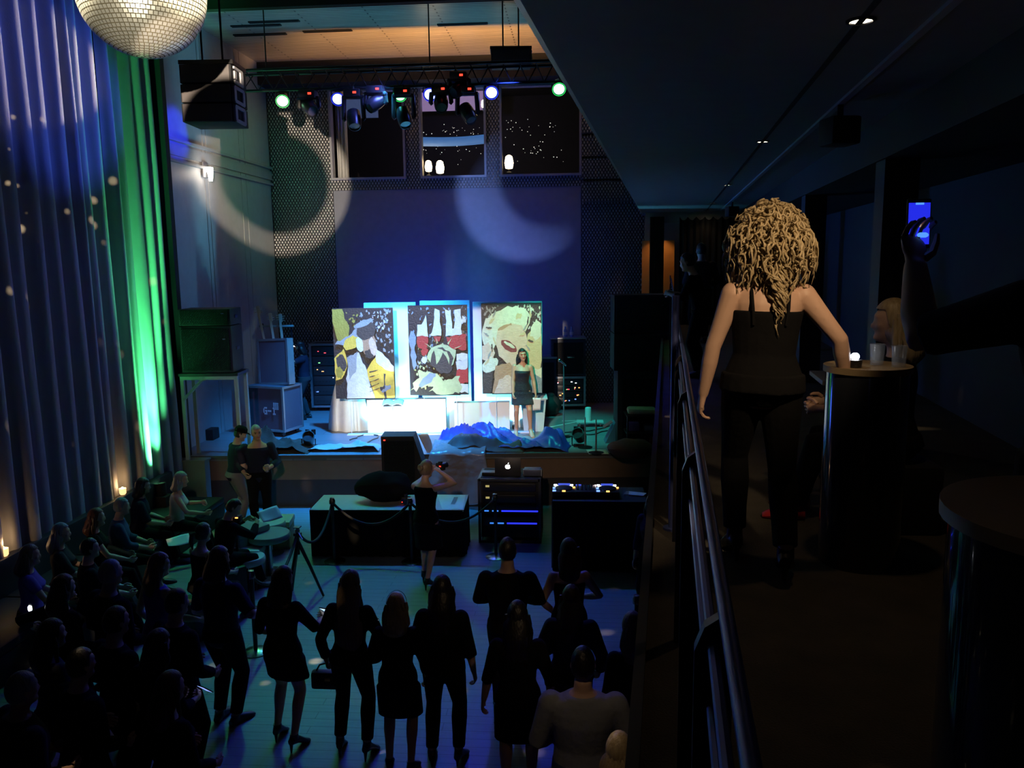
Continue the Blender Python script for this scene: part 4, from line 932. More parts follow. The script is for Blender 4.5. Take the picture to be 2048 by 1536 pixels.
b = MB(); b.box((.05, -.27, .46), (.17, .01, .05), bev=.004); b.build('name_plate', M_CHR, t)
b = MB(); b.box((.36, -.262, .36), (.09, .014, .12), bev=.006); b.build('handle', M_MET, t)
for i, dx in enumerate((-.02, .09)):
    b = MB(); b.lathe([(.045, 0), (.045, .15), (.02, .20), (.02, .245), (0, .245)], (0, 0, 0), 14); bo = b.build('water_bottle', mat('blue_bottle', (.35, .45, .8), .15, coat=.5), None); bo.location = (q.x-.03+dx*1.3, q.y+.24, 2.697)
    b = MB(); b.lathe([(.047, .05), (.047, .12)], (0, 0, 0), 14, cap=False); b.build('bottle_label', M_WHITEP, bo)
    tag(bo, ['left of the two water bottles on the right amplifier', 'right of the two water bottles on the right amplifier'][i], 'bottle', 'water bottles on the amplifier')
q2 = P(1090, 805, Z=1.0)
t = thing('amplifier_cabinet', (q2.x-.02, 19.2, 1.0), 'blue-lit speaker cabinet half hidden behind the right painting', 'amplifier', YAW)
b = MB(); b.box((0, 0, .62), (.62, .5, 1.22), bev=.015); b.build('cabinet', M_CASEB, t); b = MB(); b.box((0, 0, 1.24), (.66, .54, .04), bev=.008); b.build('top_trim', M_ALU, t)
b = MB(); b.box((0, -.255, .6), (.52, .02, 1.06), bev=.005); b.build('grille', M_GRILLE, t)
# microphone on a straight stand, and smaller stands
mp_ = P(1128, 874, Z=1.0); mh = P(1126, 722, Y=mp_.y).z-1.0
def micstand(loc, h, label, mic=True, s=1.0):
    t = thing('microphone_stand', loc, label, 'stand'); b = MB(); b.lathe([(.14, 0), (.14, .012), (.04, .028), (.016, .04), (0, .04)], (0, 0, 0), 24); b.build('base', M_MET, t)
    b = MB(); b.tube([(0, 0, .03), (0, 0, h*.6), (0, 0, h-.06)], [.016, .015, .011], 10); b.build('pole', mat('stand_grey', (.35, .33, .36), .4, .6), t)
    if mic:
        b = MB(); b.tube([(.05, -.02, h-.09), (-.06, .01, h+.0)], [.016, .022], 10).ball((-.08, .014, h+.01), .034, 10, 8); b.build('microphone', M_CHR, t)
    return t
micstand(mp_, mh, 'straight microphone stand at the right front of the stage')
for i, (px, py, pyt) in enumerate(((1170, 895, 828), (1192, 906, 832))):
    q = P(px, py, Z=1.0); micstand(q, P(px, pyt, Y=q.y).z-1.0, ['short dark stand left of the pair near the small tables', 'short dark stand right of the pair near the small tables'][i], False)
# wedge and cables
b = MB(); rc = random.Random(4)
for k, (pts) in enumerate((((1140, 872), (1190, 868), (1225, 858), (1250, 850)), ((1050, 850), (1110, 866), (1180, 862), (1240, 846)), ((700, 880), (730, 868), (760, 872), (720, 892)))):
    pp = [P(x, y, Z=1.012) for x, y in pts]; o = MB(); sm_ = []
    for a, c in zip(pp, pp[1:]): sm_ += [a.lerp(c, i/5) + Vector((rc.uniform(-.03, .03), rc.uniform(-.03, .03), 0)) for i in range(5)]
    o.tube(sm_+[pp[-1]], .011, 6); tag(o.build('stage_cable', M_PLAS, None), ['black cable running from the floor lamp to the right tables', 'black cable crossing behind the microphone stand', 'black cable looped at the foot of the white drape'][k], 'cable')
# arrow of light on the deck, built as flat white strips
b = MB(); A_, B_ = P(1092, 856, Z=1.004), P(1166, 841, Z=1.004); C_, D_ = P(1124, 842, Z=1.004), P(1158, 848, Z=1.004)
def strip(b, a, c, w=.05):
    n = Vector((-(c-a).y, (c-a).x, 0)).normalized()*w/2; b.faces([a-n, a+n, c+n, c-n], [(0, 1, 2, 3)])
strip(b, A_, B_); strip(b, C_, B_); strip(b, D_, B_)
tag(b.build('floor_tape', mat('white_tape', (.75, .75, .75), .6), None, False, solid=.003), 'white tape arrow stuck on the stage deck behind the microphone', 'tape mark')
# white bin behind the host, dark bag beside it
q = P(1066, 862, Z=1.0)
t = thing('waste_bin', (q.x, q.y+.15, 1.0), 'pale square bin standing behind the host', 'bin', YAW)
b = MB(); b.rings([[Vector((x*.20, y*.20, 0)) for x, y in ((-1, -1), (1, -1), (1, 1), (-1, 1))], [Vector((x*.26, y*.26, .68)) for x, y in ((-1, -1), (1, -1), (1, 1), (-1, 1))]]); b.build('bin_body', mat('pale_bin', (.5, .6, .65), .5), t, False)
b = MB(); b.box((0, 0, .695), (.58, .58, .04), bev=.015); b.build('rim', mat('pale_bin', (.5, .6, .65), .5), t)
q = P(1100, 832, Z=1.0); b = MB(); b.ball((0, 0, .24), (.26, .22, .24), 18, 12); b.ball((0.02, 0, .46), (.10, .09, .07), 10, 7); o = b.build('gear_bag', M_BLACK, None); o.location = (q.x, q.y+.05, 1.0); tag(o, 'black soft bag slumped by the wheeled rack', 'bag')
# ------------------------------------------------------------------ white panels, plinths and paintings
def panel(px0, py0, px1, py1, D, thick, name, label, cat, m, group=None):
    a, c = PD(px0, py0, D), PD(px1, py1, D); w = math.hypot(c.x-a.x, c.y-a.y); h = a.z-c.z
    t = MB(); t.box((0, thick/2, h/2), (w, thick, h), bev=.006); o = t.build(name, m, None); o.location = ((a.x+c.x)/2, (a.y+c.y)/2, c.z); o.rotation_euler = (0, 0, YAW)
    return tag(o, label, cat, group), w, h
def zb_(px, D): return 0
def ypix(px, D, z):
    y0, y1 = 400.0, 1000.0
    for _ in range(40):
        ym = (y0+y1)/2
        if PD(px, ym, D).z > z: y0 = ym
        else: y1 = ym
    return y0
for i, (x0, yt, x1, D) in enumerate(((727, 606, 838, 16.95), (839, 602, 944, 17.02), (945, 604, 1086, 16.98))):
    panel(x0, yt, x1, ypix((x0+x1)/2, D, 1.0), D, .10, 'display_board', ['tall white display panel behind the left painting', 'tall white display panel behind the middle painting', 'tall white display panel behind the right painting'][i], 'panel', M_WHITEP, 'white display panels')
for i, px in enumerate((752, 800, 868, 946, 1030)):
    p = PD(px, 860, 16.86); p.z = 1.0; t = thing('panel_uplight', p, ['cyan floor lamp behind the left end of the left painting', 'cyan floor lamp behind the left painting and wide plinth', 'cyan floor lamp behind the middle painting', 'cyan floor lamp between the middle and right paintings', 'cyan floor lamp behind the right painting'][i], 'stage light')
    b = MB(); b.lathe([(.05, 0), (.06, .02), (.06, .08), (.045, .08), (.04, .06)], (0, 0, 0), 14); b.build('housing', M_PLAS, t)
    lamp('panel_uplight_beam', 'SPOT', p+Vector((0, 0, .10)), PD(px, 860, 17.0)*1.0+Vector((0, 0, 2.2)), (200, 280, 300, 260, 120)[i], (0.13, 0.66, 1.0), 120, 0.6, 0.04)
for i, (x0, yt, x1, D, th) in enumerate(((733, 800, 893, 16.56, .22), (908, 806, 1020, 16.56, .22))):
    panel(x0, yt, x1, ypix((x0+x1)/2, D, 1.0), D, th, 'plinth', ['wide white plinth below the left and middle paintings', 'white plinth beside the legs of the host'][i], 'plinth', M_WHITEP, 'white plinths')
PC = {'k': (.025, .02, .022), 'o': (.36, .26, .04), 'y': (.78, .46, .06), 'w': (.62, .55, .50), 'g': (.32, .30, .28), 't': (.46, .24, .13), 'd': (.06, .045, .04), 'r': (.45, .035, .03), 'c': (.70, .62, .46), 'v': (.50, .50, .22), 's': (.24, .27, .30), 'p': (.70, .46, .33), 'm': (.22, .03, .035), 'b': (.62, .45, .24)}
PK = list(PC); PM = [mat('paint_'+k, PC[k], .45, var=.22, vscale=14, bump=.3, bscale=30) for k in PK]
def painting(c4, D, label, shapes, seed, splat):
    a, r_, c = PD(*c4[0], D), PD(*c4[1], D), PD(*c4[2], D); w = math.hypot(r_.x-a.x, r_.y-a.y); h = (a.z-c.z)
    t = thing('painting', Vector(((a.x+r_.x)/2, (a.y+r_.y)/2, c.z)), label, 'painting', YAW)
    b = MB(); b.box((0, .025, h/2), (w, .05, h)); b.build('canvas', PM[0], t, False)
    b = MB(); rr = random.Random(seed); lay = 0
    def poly(pts, k, jit=.012):
        nonlocal lay; lay += 1; out = []
        n = len(pts)
        for i in range(n):
            p0, p1 = Vector(pts[i]), Vector(pts[(i+1) % n]); m_ = max(1, int((p1-p0).length/.05))
            for q in range(m_): v = p0.lerp(p1, q/m_); out.append((max(.005, min(.995, v.x+rr.uniform(-jit, jit))), max(.005, min(.995, v.y+rr.uniform(-jit, jit)))))
        y = -.0006-.00035*lay; b.m(PK.index(k)); b.faces([Vector(((u-.5)*w, y, v*h)) for u, v in out], [tuple(range(len(out)))])
    def blob(u, v, ru, rv, k, rot=0, jit=.012, n=16):
        poly([(u+math.cos(rot)*math.cos(q/n*2*PI)*ru-math.sin(rot)*math.sin(q/n*2*PI)*rv*h/w*0+(-math.sin(rot))*math.sin(q/n*2*PI)*rv, v+(math.sin(rot)*math.cos(q/n*2*PI)*ru+math.cos(rot)*math.sin(q/n*2*PI)*rv)) for q in range(n)], k, jit)
    for (k, x0, x1, y0, y1, n) in splat:
        for _ in range(n): blob(rr.uniform(x0, x1), rr.uniform(y0, y1), rr.uniform(.006, .028), rr.uniform(.004, .018), k, rr.uniform(0, 3), .006, 8)
    for s_ in shapes:
        if s_[0] == 'b': blob(*s_[1:])
        else: poly(s_[1], s_[2], *(s_[3:] or ()))
    b.build('paint_layer', PM, t, False)
    e = thing('display_stand', (t.location.x-_s*.0, t.location.y+.09, 1.0), label.split(':')[0].replace('painting', '').strip()+' thin steel stand holding up its painting from behind', 'stand', YAW)
    for x in (-w*.28, w*.28): bb = MB(); bb.tube([(x, 0, 0), (x, 0, t.location.z-1+h*.7)], .005, 8); bb.build("pole", M_WHITEP, e)
    bb = MB(); bb.box((0, -.02, .01), (w*.7, .16, .02), bev=.004); bb.build("foot_plate", M_WHITEP, e)
    bb = MB(); bb.box((0, -.012, t.location.z-1-.012), (w*.7, .06, .02)); bb.build('ledge', M_MET, e)
    return t
A1 = [('p', [(0, 1), (.16, 1), (.27, .78), (.24, .60), (.10, .62), (.02, .8)], 'o'), ('p', [(.02, .62), (.30, .58), (.42, .66), (.40, .78), (.26, .70)], 'g'),
  ('b', .30, .62, .13, .07, 'y', .3), ('p', [(.0, .46), (.18, .56), (.22, .36), (.12, .22), (.02, .20)], 'y'), ('b', .12, .40, .08, .10, 'd', .5), ('b', .08, .30, .06, .07, 'o'),
  ('p', [(.2, .0), (.66, .0), (.58, .20), (.52, .36), (.42, .52), (.26, .46), (.20, .22)], 'w'), ('p', [(.22, .46), (.40, .52), (.36, .30), (.24, .22)], 'g'),
  ('p', [(.54, .33), (.72, .48), (.95, .38), (1, .30), (1, .0), (.66, .0), (.58, .2)], 'y'), ('p', [(.70, .56), (.86, .46), (1, .36), (1, .30), (.84, .32), (.70, .40)], 'c'),
  ('b', .58, .62, .13, .15, 't', .25), ('b', .56, .76, .17, .10, 'd', .2), ('b', .60, .50, .08, .05, 'd'), ('b', .66, .58, .06, .10, 'p', .2), ('b', .44, .60, .05, .09, 'c', .4),
  ('b', .52, .84, .17, .03, 'g', .25), ('p', [(.82, .29), (.845, .28), (.84, .14), (.87, 0), (.82, 0), (.81, .16)], 'd'), ('b', .84, .11, .09, .035, 'g', .3), ('b', .80, .12, .05, .02, 'd', .3)]
A1 += [('p', [(.58, .30-.055*k), (.74, .325-.05*k), (.74, .318-.05*k), (.58, .29-.055*k)], 'd', .004) for k in range(5)]
painting(((664, 617), (785, 616), (790, 796)), 16.38, 'left painting: abstract yellow, white and black splashes on canvas', A1, 3, [('g', .45, .98, .72, .98, 60), ('w', .6, .95, .75, .95, 22), ('g', .7, .98, .5, .72, 20), ('o', .22, .45, .8, .98, 14)])
A2 = [('p', [(.14, .66), (.34, .66), (.32, .90), (.24, .80), (.16, .78)], 'c'), ('p', [(.36, .66), (.56, .66), (.54, .94), (.46, .96), (.42, .76)], 'c'), ('p', [(.64, .66), (.90, .67), (.90, .95), (.80, .95), (.78, .74), (.74, .74), (.74, .95), (.64, .95)], 'c'),
  ('p', [(.14, .66), (.34, .67), (.32, .52), (.16, .54)], 'r'), ('p', [(.42, .66), (.56, .66), (.54, .60), (.46, .60)], 'r'), ('p', [(.64, .65), (.98, .68), (.98, .50), (.72, .52)], 'r'), ('b', .27, .50, .06, .05, 'r'), ('b', .26, .40, .05, .04, 'w'),
  ('p', [(.80, .46), (1, .47), (1, .40), (.80, .38)], 'c'), ('p', [(.80, .38), (1, .40), (1, .30), (.80, .28)], 'w'), ('p', [(.80, .28), (1, .30), (1, .14), (.80, .12)], 'r'), ('p', [(.82, .12), (1, .13), (1, .03), (.82, .04)], 'c'),
  ('p', [(.02, .05), (.20, .30), (.42, .24), (.60, .18), (.84, .22), (.88, .04), (.60, .02), (.30, .10)], 'v', .03), ('b', .60, .08, .26, .06, 'v', .1, .03), ('b', .30, .18, .16, .05, 's', .4), ('b', .08, .44, .05, .14, 's', .1, .02), ('b', .07, .62, .06, .10, 's'),
  ('b', .56, .44, .24, .13, 'v', 0, .02), ('b', .56, .41, .20, .12, 'd', 0, .02), ('p', [(.44, .52), (.66, .50), (.70, .36), (.58, .46), (.46, .34)], 'v', .02), ('b', .60, .30, .14, .05, 'd'), ('b', .93, .84, .05, .03, 'c', .5, .02)]
A2 += [('p', [(.56+math.cos(a)*.25, .46+math.sin(a)*.12), (.56+math.cos(a)*.40, .46+math.sin(a)*.20), (.56+math.cos(a+.06)*.25, .46+math.sin(a+.06)*.13)], 'v', .006) for a in (.5, 1.1, 1.8, 2.4)]
painting(((815, 611), (934, 611), (933, 789)), 16.36, 'middle painting: abstract cream bars, red blocks and olive scribbles on canvas', A2, 8, [('s', 0, .98, .55, .98, 70), ('v', .05, .6, .05, .6, 60), ('g', .05, .35, .3, .6, 30)])
A3 = [('b', .46, .80, .36, .17, 'c', .1, .02), ('b', .14, .66, .15, .18, 'c', 0, .025), ('b', .88, .46, .15, .26, 'b', 0, .025), ('b', .10, .46, .12, .10, 'p', 0, .02), ('b', .12, .32, .14, .08, 'c', .3, .02), ('b', .84, .24, .17, .10, 'b', -.4, .02), ('b', .90, .70, .10, .10, 'c', .2, .02),
  ('p', [(.26, .70), (.44, .78), (.68, .76), (.76, .60), (.74, .42), (.62, .30), (.44, .32), (.28, .42), (.24, .56)], 'p', .008), ('p', [(.22, .32), (.46, .34), (.60, .24), (.62, .0), (.16, .0), (.20, .16)], 't', .01), ('p', [(.28, .16), (.46, .22), (.56, .0), (.20, .0)], 'p', .012),
  ('b', .45, .53, .14, .055, 'm', -.35, .008), ('b', .46, .545, .10, .018, 'c', -.35, .005), ('p', [(0, .22), (.18, .26), (.16, .12), (.14, 0), (0, 0)], 'd'), ('p', [(.82, .26), (1, .28), (1, .18), (.86, .16)], 'c'), ('p', [(.64, .26), (.84, .22), (1, .16), (1, 0), (.62, 0)], 's'), ('b', .38, .74, .12, .02, 't', .3), ('b', .62, .86, .06, .03, 'b', .3)]
for k in range(16): A3 += [('b', .08+.045*(k % 4)+.6*(k // 8), .36+.075*(k % 8), .05, .012, ('b', 'g', 'd')[k % 3], .6+k*.5, .006)]
painting(((962, 607), (1083, 605), (1083, 786)), 16.40, 'right painting: abstract cream and peach swirls with a dark red patch', A3, 5, [('c', .6, .98, .80, .98, 34), ('g', .02, .3, .82, .98, 30), ('w', .72, .98, .72, .95, 10)])
# white drape over a small table, left of the plinths
q = P(694, 863, Z=1.0); zt_ = P(700, 735, Y=q.y+.25).z-1.0
b = MB(); rs = []
for j in range(13):
    tt = j/12; r_ = .16+.30*sm(tt*1.7) if False else .17+.30*(1-(1-tt)**2)*0.9; z = zt_*(1-tt)
    rs.append([Vector((math.cos(a)*r_*(1+.16*tt*math.sin(9*a)), math.sin(a)*r_*.8*(1+.16*tt*math.cos(8*a)), z)) for a in [2*PI*k/54 for k in range(54)]])
b.rings(rs); o = b.build('white_drape', mat('white_cloth', (.78, .80, .82), .75, bump=.1), None); o.location = (q.x, q.y+.32, 1.0); tag(o, 'white cloth draped to the floor over a small stand beside the left painting', 'drape')
q = P(722, 858, Z=1.0)
t = thing('side_table', (q.x, q.y+.42, 1.0), 'small pale table between the white drape and the wide plinth', 'table', YAW)
b = MB(); b.box((0, 0, .42), (.40, .36, .03)); b.build('table_top', M_WHITEP, t)
for x in (-.16, .16):
    for y in (-.14, .14): b = MB(); b.box((x, y, .2), (.03, .03, .41)); b.build('leg', M_MET, t)
# music stand holding white sheets
q = PD(788, 858, 16.1); h_ = PD(788, 808, 16.1).z-1.0
t = thing('music_stand', (q.x, q.y, 1.0), 'low music stand with white sheets in front of the wide plinth', 'stand', YAW)
b = MB(); b.tube([(0, 0, .02), (0, 0, h_-.03)], .012, 8)
for a in (0.4, 2.5, 4.6): b.tube([(0, 0, .12), (math.cos(a)*.2, math.sin(a)*.2, .01)], .009, 6)
b.build('pole', M_ALU, t)
b = MB(); b.box((0, 0, h_), (.36, .24, .012), R=Matrix.Rotation(.25, 3, 'X')); b.build('desk', M_ALU, t)
b = MB(); b.grid(lambda u, v: Matrix.Rotation(.25, 3, 'X') @ Vector(((u-.5)*.42, (v-.5)*.26, .02+.035*abs(math.sin(u*PI*2)))) + Vector((0, 0, h_)), 12, 3); b.build('sheets', mat('white_paper', (.8, .8, .78), .8), t, solid=.004)
# ------------------------------------------------------------------ stage front: tarpaulins, sheets, floor cans
def heap(name, x0, x1, y0, y1, z, fn_h, m, label, cat, nx=60, ny=26, seed=1, drop=0.0, solid=.006):
    def f(u, v):
        x = x0+(x1-x0)*u; y = y0+(y1-y0)*v
        h = fn_h(u, v); e = min(1, min(u, 1-u)/.06, (1-v)/.10)
        n = noise.noise(Vector((x*3.1+seed, y*4.3, seed*1.7))); r = 1-abs(noise.noise(Vector((x*2.2+y*2.6+seed, y*1.1-x*.8, seed))))
        hh = max(0.008, h*(0.80+0.22*n) + .15*(r**6)*min(1, h*5)+.05*abs(noise.noise(Vector((x*9+seed, y*6, 1.3))))*min(1, h*6))*max(0, e)
        return Vector((x+.05*n, y+.04*n+stage_edge(x)*0, z+hh+.004))
    b = MB(); b.grid(f, nx, ny); o = b.build(name, m, None, angle=60, solid=solid); return tag(o, label, cat)
TARP = mat('blue_tarpaulin', (0.03, 0.06, 0.40), 0.35, bump=.3, bscale=14); TARPD = mat('dark_ground_sheet', (0.09, 0.065, 0.055), 0.6, bump=.3, bscale=14)
xa, xb_ = P(862, 900, Z=1.0).x, P(1140, 900, Z=1.0).x
def hA(u, v): return .36*math.exp(-((u-.30)/.26)**2-((v-.62)/.30)**2) + .30*math.exp(-((u-.86)/.11)**2-((v-.45)/.34)**2) + .10*math.exp(-((u-.55)/.2)**2-((v-.4)/.4)**2) + .03
heap('tarpaulin', xa, xb_, 14.72, 15.55, 1.0, hA, TARP, 'crumpled blue tarpaulin covering gear along the middle of the stage front', 'tarpaulin', 84, 34, 3)
heap('ground_sheet', xa+.25, xa+1.75, 14.66, 15.0, 1.0, lambda u, v: .13*math.exp(-((v-.5)/.3)**2)+.10*math.exp(-((u-.3)/.2)**2), TARPD, 'brown folded ground sheet along the front edge of the blue tarpaulin', 'sheet', 50, 16, 9)
x0_ = P(512, 890, Z=1.0).x; x1_ = P(760, 890, Z=1.0).x
heap('black_cloth', x0_, x0_+1.25, 14.45, 15.25, 1.0, lambda u, v: .30*math.exp(-((u-.2)/.25)**2-((v-.7)/.35)**2)+.12*math.exp(-((u-.7)/.2)**2), mat('black_felt', (.05, .035, .025), .9, bump=.3), 'dark cloth dumped at the left corner of the stage front', 'cloth', 50, 26, 5)
heap('pale_sheet', x0_+1.2, x1_+.10, 14.62, 15.1, 1.0, lambda u, v: .05+.06*math.exp(-((u-.75)/.2)**2), mat('pale_plastic_sheet', (.45, .5, .52), .3, bump=.3), 'pale plastic sheet lying along the left stage edge', 'sheet', 46, 18, 12, )
def sheet_f(u, v):
    x = xa+.05+1.0*u; w_ = noise.noise(Vector((u*6, v*2.4, 2.2)))
    if v < .3: return Vector((x, 15.0-.40*v/.3+.03*w_, 1.16+.05*w_-.10*v/.3))
    t = (v-.3)/.7; return Vector((x-.10*t*(1-u)+.15*t*u, stage_edge(x)-.10-.10*math.sin(u*9+w_)*t*.6-.10*t, 1.06-.98*t*(.65+.35*math.sin(u*2.6))+.03*w_))
b = MB(); b.grid(sheet_f, 46, 34); tag(b.build('clear_plastic_sheet', mat('clear_plastic', (.42, .36, .33), .18, alpha=.55, bump=.5, bscale=9), None, solid=.003, angle=180), 'clear plastic sheet hanging over the stage front behind the photographer', 'sheet')
b = MB(); b.grid(lambda u, v: P(834+22*v+10*u*(1-v), 868+46*v, Y=14.55)+Vector((.10*u, .10*u*math.sin(v*3)+.05, 0)), 8, 12); tag(b.build('white_sheet_end', mat('white_cloth', (.78, .80, .82), .75), None, solid=.01), 'upright white sheet corner beside the black floor speaker', 'sheet')
def floorcan(px, py, label, tgt):
    p = P(px, py, Z=1.0); t = thing('floor_can', p, label, 'stage light'); R = Vector(tgt).to_track_quat('Z', 'Y').to_matrix()
    b = MB(); b.lathe([(.06, -.16), (.10, -.12), (.115, .12), (.10, .12), (.095, .06)], (0, 0, .20), 18, R); b.build('housing', M_PLAS, t)
    b = MB(); b.lathe([(0, .06), (.095, .06), (.095, .05), (0, .05)], (0, 0, .20), 18, R); b.build('lens', mat('dark_lens', (.1, .1, .12), .05), t)
    b = MB(); b.tube([(-.13, 0, .20), (-.13, 0, .015), (.13, 0, .015), (.13, 0, .20)], .014, 8).box((0, 0, .01), (.20, .22, .02)); b.build('stand', M_MET, t)
    for sx in (-1, 1): b = MB(); b.box((sx*.06, .13, .30), (.08, .02, .10), R=Matrix.Rotation(sx*.4, 3, 'Z')); b.build('barn_door', M_MET, t)
floorcan(618, 898, 'dark floor lamp with barn doors on the left part of the stage front', (.2, -.6, .5)); floorcan(1158, 892, 'dark floor lamp at the right end of the blue tarpaulin', (-.2, -.6, .5))
b = MB(); b.box((-3.37, 15.33, 1.05), (.34, .20, .09), bev=.01); o = b.build('flood_bar', M_PLAS, None); tag(o, 'low lamp bar on the stage lighting the white panels from below', 'stage light')
b = MB(); b.grid(lambda u, v: P(1178+40*u-6*v, 908-9*v, Z=1.008), 4, 3); tag(b.build('set_list', mat('white_paper', (.8, .8, .78), .8), None, solid=.003), 'sheet of paper lying on the right stage edge', 'paper')
# black floor speaker before the stage, with a soft black bag at its foot
a, c = PD(760, 873, 13.95), PD(832, 873, 13.95)
t = thing('floor_speaker', ((a.x+c.x)/2, (a.y+c.y)/2+.2, 0), 'upright black floor speaker standing against the stage front', 'loudspeaker', YAW)
w_ = math.hypot(c.x-a.x, c.y-a.y); b = MB(); b.prism([(-w_/2, 0), (w_/2+.14, 0), (w_/2+.12, .9), (w_/2-.06, a.z), (-w_/2, a.z)], -.22, .22, 'Y'); b.build('cabinet', M_BLACK, t, False)
b = MB(); b.box((0, -.225, a.z*.55), (w_*.85, .02, a.z*.8)); b.build('grille', M_GRILLE, t)
b = MB(); b.box((-w_*.4, -.236, a.z-.06), (.03, .006, .02)); b.build('indicator_light', RED, t)
# ------------------------------------------------------------------ skirted tables before the stage
def skirted(loc, rz, w, d, h, label, top):
    t = thing('skirted_table', loc, label, 'table', rz); b = MB(); b.box((0, 0, h-.015), (w, d, .03), bev=.004); b.build('table_top', top, t)
    b = MB(); rs = []; n = 120
    for j, z in enumerate((h-.005, h-.05, h*.5, .01)):
        ring = []
        for q in range(n):
            s_ = q/n*2*(w+d); e = .012+.018*j/3*math.sin(q*1.9)
            if s_ < w: p = Vector((-w/2+s_, -d/2-e, z))
            elif s_ < w+d: p = Vector((w/2+e, -d/2+s_-w, z))
            elif s_ < 2*w+d: p = Vector((w/2-(s_-w-d), d/2+e, z))
            else: p = Vector((-w/2-e, d/2-(s_-2*w-d), z))
            ring.append(p)
        rs.append(ring)
    b.rings(rs, False); b.build('black_skirt', BLK if 'BLK' in globals() else M_BLACK, t); return t
a, c = P(617, 1020, Z=.75), P(925, 1020, Z=.75); bk = P(660, 990, Z=.75); dd = (bk-a).y
skirted(((a.x+c.x)/2, a.y+dd/2+.05, 0), math.atan2(c.y-a.y, c.x-a.x), (c-a).length, dd, .75, 'long black-skirted table with a pale top in front of the stage', mat('pale_table_top', (.50, .55, .55), .5))
TZ = .752
p = P(770, 1000, Z=TZ)
b = MB(); b.ball((0, 0, .22), (.46, .26, .24), 28, 14)
for v in b.bm.verts: n_ = noise.noise(v.co*5); v.co.z = max(.0, v.co.z+.05*n_); v.co.x += .06*n_
o = b.build('soft_bag', mat('black_nylon', (.006, .006, .007), .97, spec=.1), None); o.location = (p.x, p.y, TZ); tag(o, 'bulky black gear bag slumped on the back of the pale-topped table', 'bag')
p = P(812, 1006, Z=TZ)
t = thing('spare_camera', (p.x, p.y, TZ), 'camera with a flash resting on the pale-topped table', 'camera', .3)
b = MB(); b.box((0, 0, .05), (.15, .07, .10), bev=.012).box((0, 0, .12), (.06, .05, .05), bev=.01); b.build('camera_body', M_PLAS, t)
b = MB(); b.tube([(-.02, -.03, .05), (-.02, -.13, .05)], [.038, .042], 14); b.build('lens', M_PLAS, t)
b = MB(); b.box((.05, -.037, .03), (.045, .004, .04)); b.build('sticker', mat('white_paper', (.8, .8, .78), .8), t)
b = MB(); b.box((-.06, -.037, .03), (.022, .004, .012)); b.build('indicator_light', RED, t)
p = P(800, 990, Z=TZ); b = MB(); b.lathe([(.05, 0), (.07, .02), (.07, .11), (.02, .13), (0, .13)], (p.x, p.y+.05, TZ), 16); tag(b.build('lens_pouch', mat('grey_pouch', (.25, .23, .22), .8), None), 'round pale grey pouch behind the camera on the table', 'pouch')
p0, p1, p2, p3 = P(884, 1018, Z=TZ+.003), P(925, 1018, Z=TZ+.003), P(931, 990, Z=TZ+.003), P(874, 989, Z=TZ+.003)
b = MB(); b.faces([p0, p1, p2, p3], [(0, 1, 2, 3)]); o = b.build('poster_sheet', mat('white_paper', (.8, .8, .78), .8), None, False, solid=.006)
tag(o, 'large white sheet with a grey box mark lying on the right end of the table', 'paper')
b = MB(); b.faces([p0.lerp(p3, .3).lerp(p1.lerp(p2, .3), .45)+Vector((0, 0, .008)), p0.lerp(p3, .3).lerp(p1.lerp(p2, .3), .62)+Vector((0, 0, .008)), p0.lerp(p3, .8).lerp(p1.lerp(p2, .8), .75)+Vector((0, 0, .008)), p0.lerp(p3, .8).lerp(p1.lerp(p2, .8), .60)+Vector((0, 0, .008))], [(0, 1, 2, 3)])
b.build('printed_box', mat('grey_print', (.2, .22, .25), .7), o, False)
# laptop rack
q = P(1020, 1086, Z=0); f_ = (P(1082, 1086, Y=q.y).x-P(962, 1086, Y=q.y).x)
t = thing('laptop_rack', (q.x, q.y+.34, 0), 'black road rack with two blue light bars carrying the laptop', 'rack', .0); hr = P(1020, 958, Y=q.y).z
b = MB(); b.box((0, .02, hr/2+.04), (f_-.04, .62, hr-.08)); b.build('rack_case', M_BLACK, t)
b = MB(); caseframe(b, f_, .66, hr, .02); b.build('edge_frame', mat('worn_black_edge', (.07, .07, .075), .4, .5), t)
for k, pyy in enumerate((975, 998)):
    z = P(1020, pyy, Y=q.y).z; b = MB(); b.box((0, -.325, z), (f_*.88, .03, .13), bev=.015); u_ = b.build('rack_unit', M_PLAS, t)
    b = MB(); b.box((-f_*.36, -.345, z+.02), (.06, .01, .03)); b.build('indicator_light', mat('dim_lamp', (.5, .45, .2), .4, emit=(.5, .42, .15), es=.8), u_)
for k, (pyy, xa_, xb2) in enumerate(((1022, 1003, 1076), (1046.5, 1014, 1074))):
    z = P(1020, pyy, Y=q.y).z; b = MB(); b.box((0, -.325, z+.03), (f_*.88, .03, .15), bev=.01); u_ = b.build('rack_unit', M_PLAS, t)
    X0, X1 = P(xa_, pyy, Y=q.y).x-q.x, P(xb2, pyy, Y=q.y).x-q.x
    b = MB(); b.box(((X0+X1)/2, -.345, z), (X1-X0, .012, .022)); b.build('light_bar', mat('blue_bar', (.02, .02, .3), .4, emit=(.02, .03, 1), es=1.6), u_)
    b = MB(); b.box((X0-.10, -.345, z), (.10, .012, .02)).box((X0-.24, -.345, z), (.07, .012, .02)); b.build('light_bar', mat('cyan_bar', (.02, .1, .3), .4, emit=(.05, .25, .9), es=1.0), u_)
lx = P(1015, 950, Y=q.y+.1); t = thing('laptop', (lx.x, q.y+.16, hr+.001), 'open laptop with a glowing apple mark on its lid, on the road rack', 'laptop')
M_LAP = mat('laptop_shell', (.05, .05, .06), .4, .6)
b = MB(); b.box((0, .15, .009), (.40, .27, .018), bev=.005); b.build('keyboard_base', M_LAP, t)
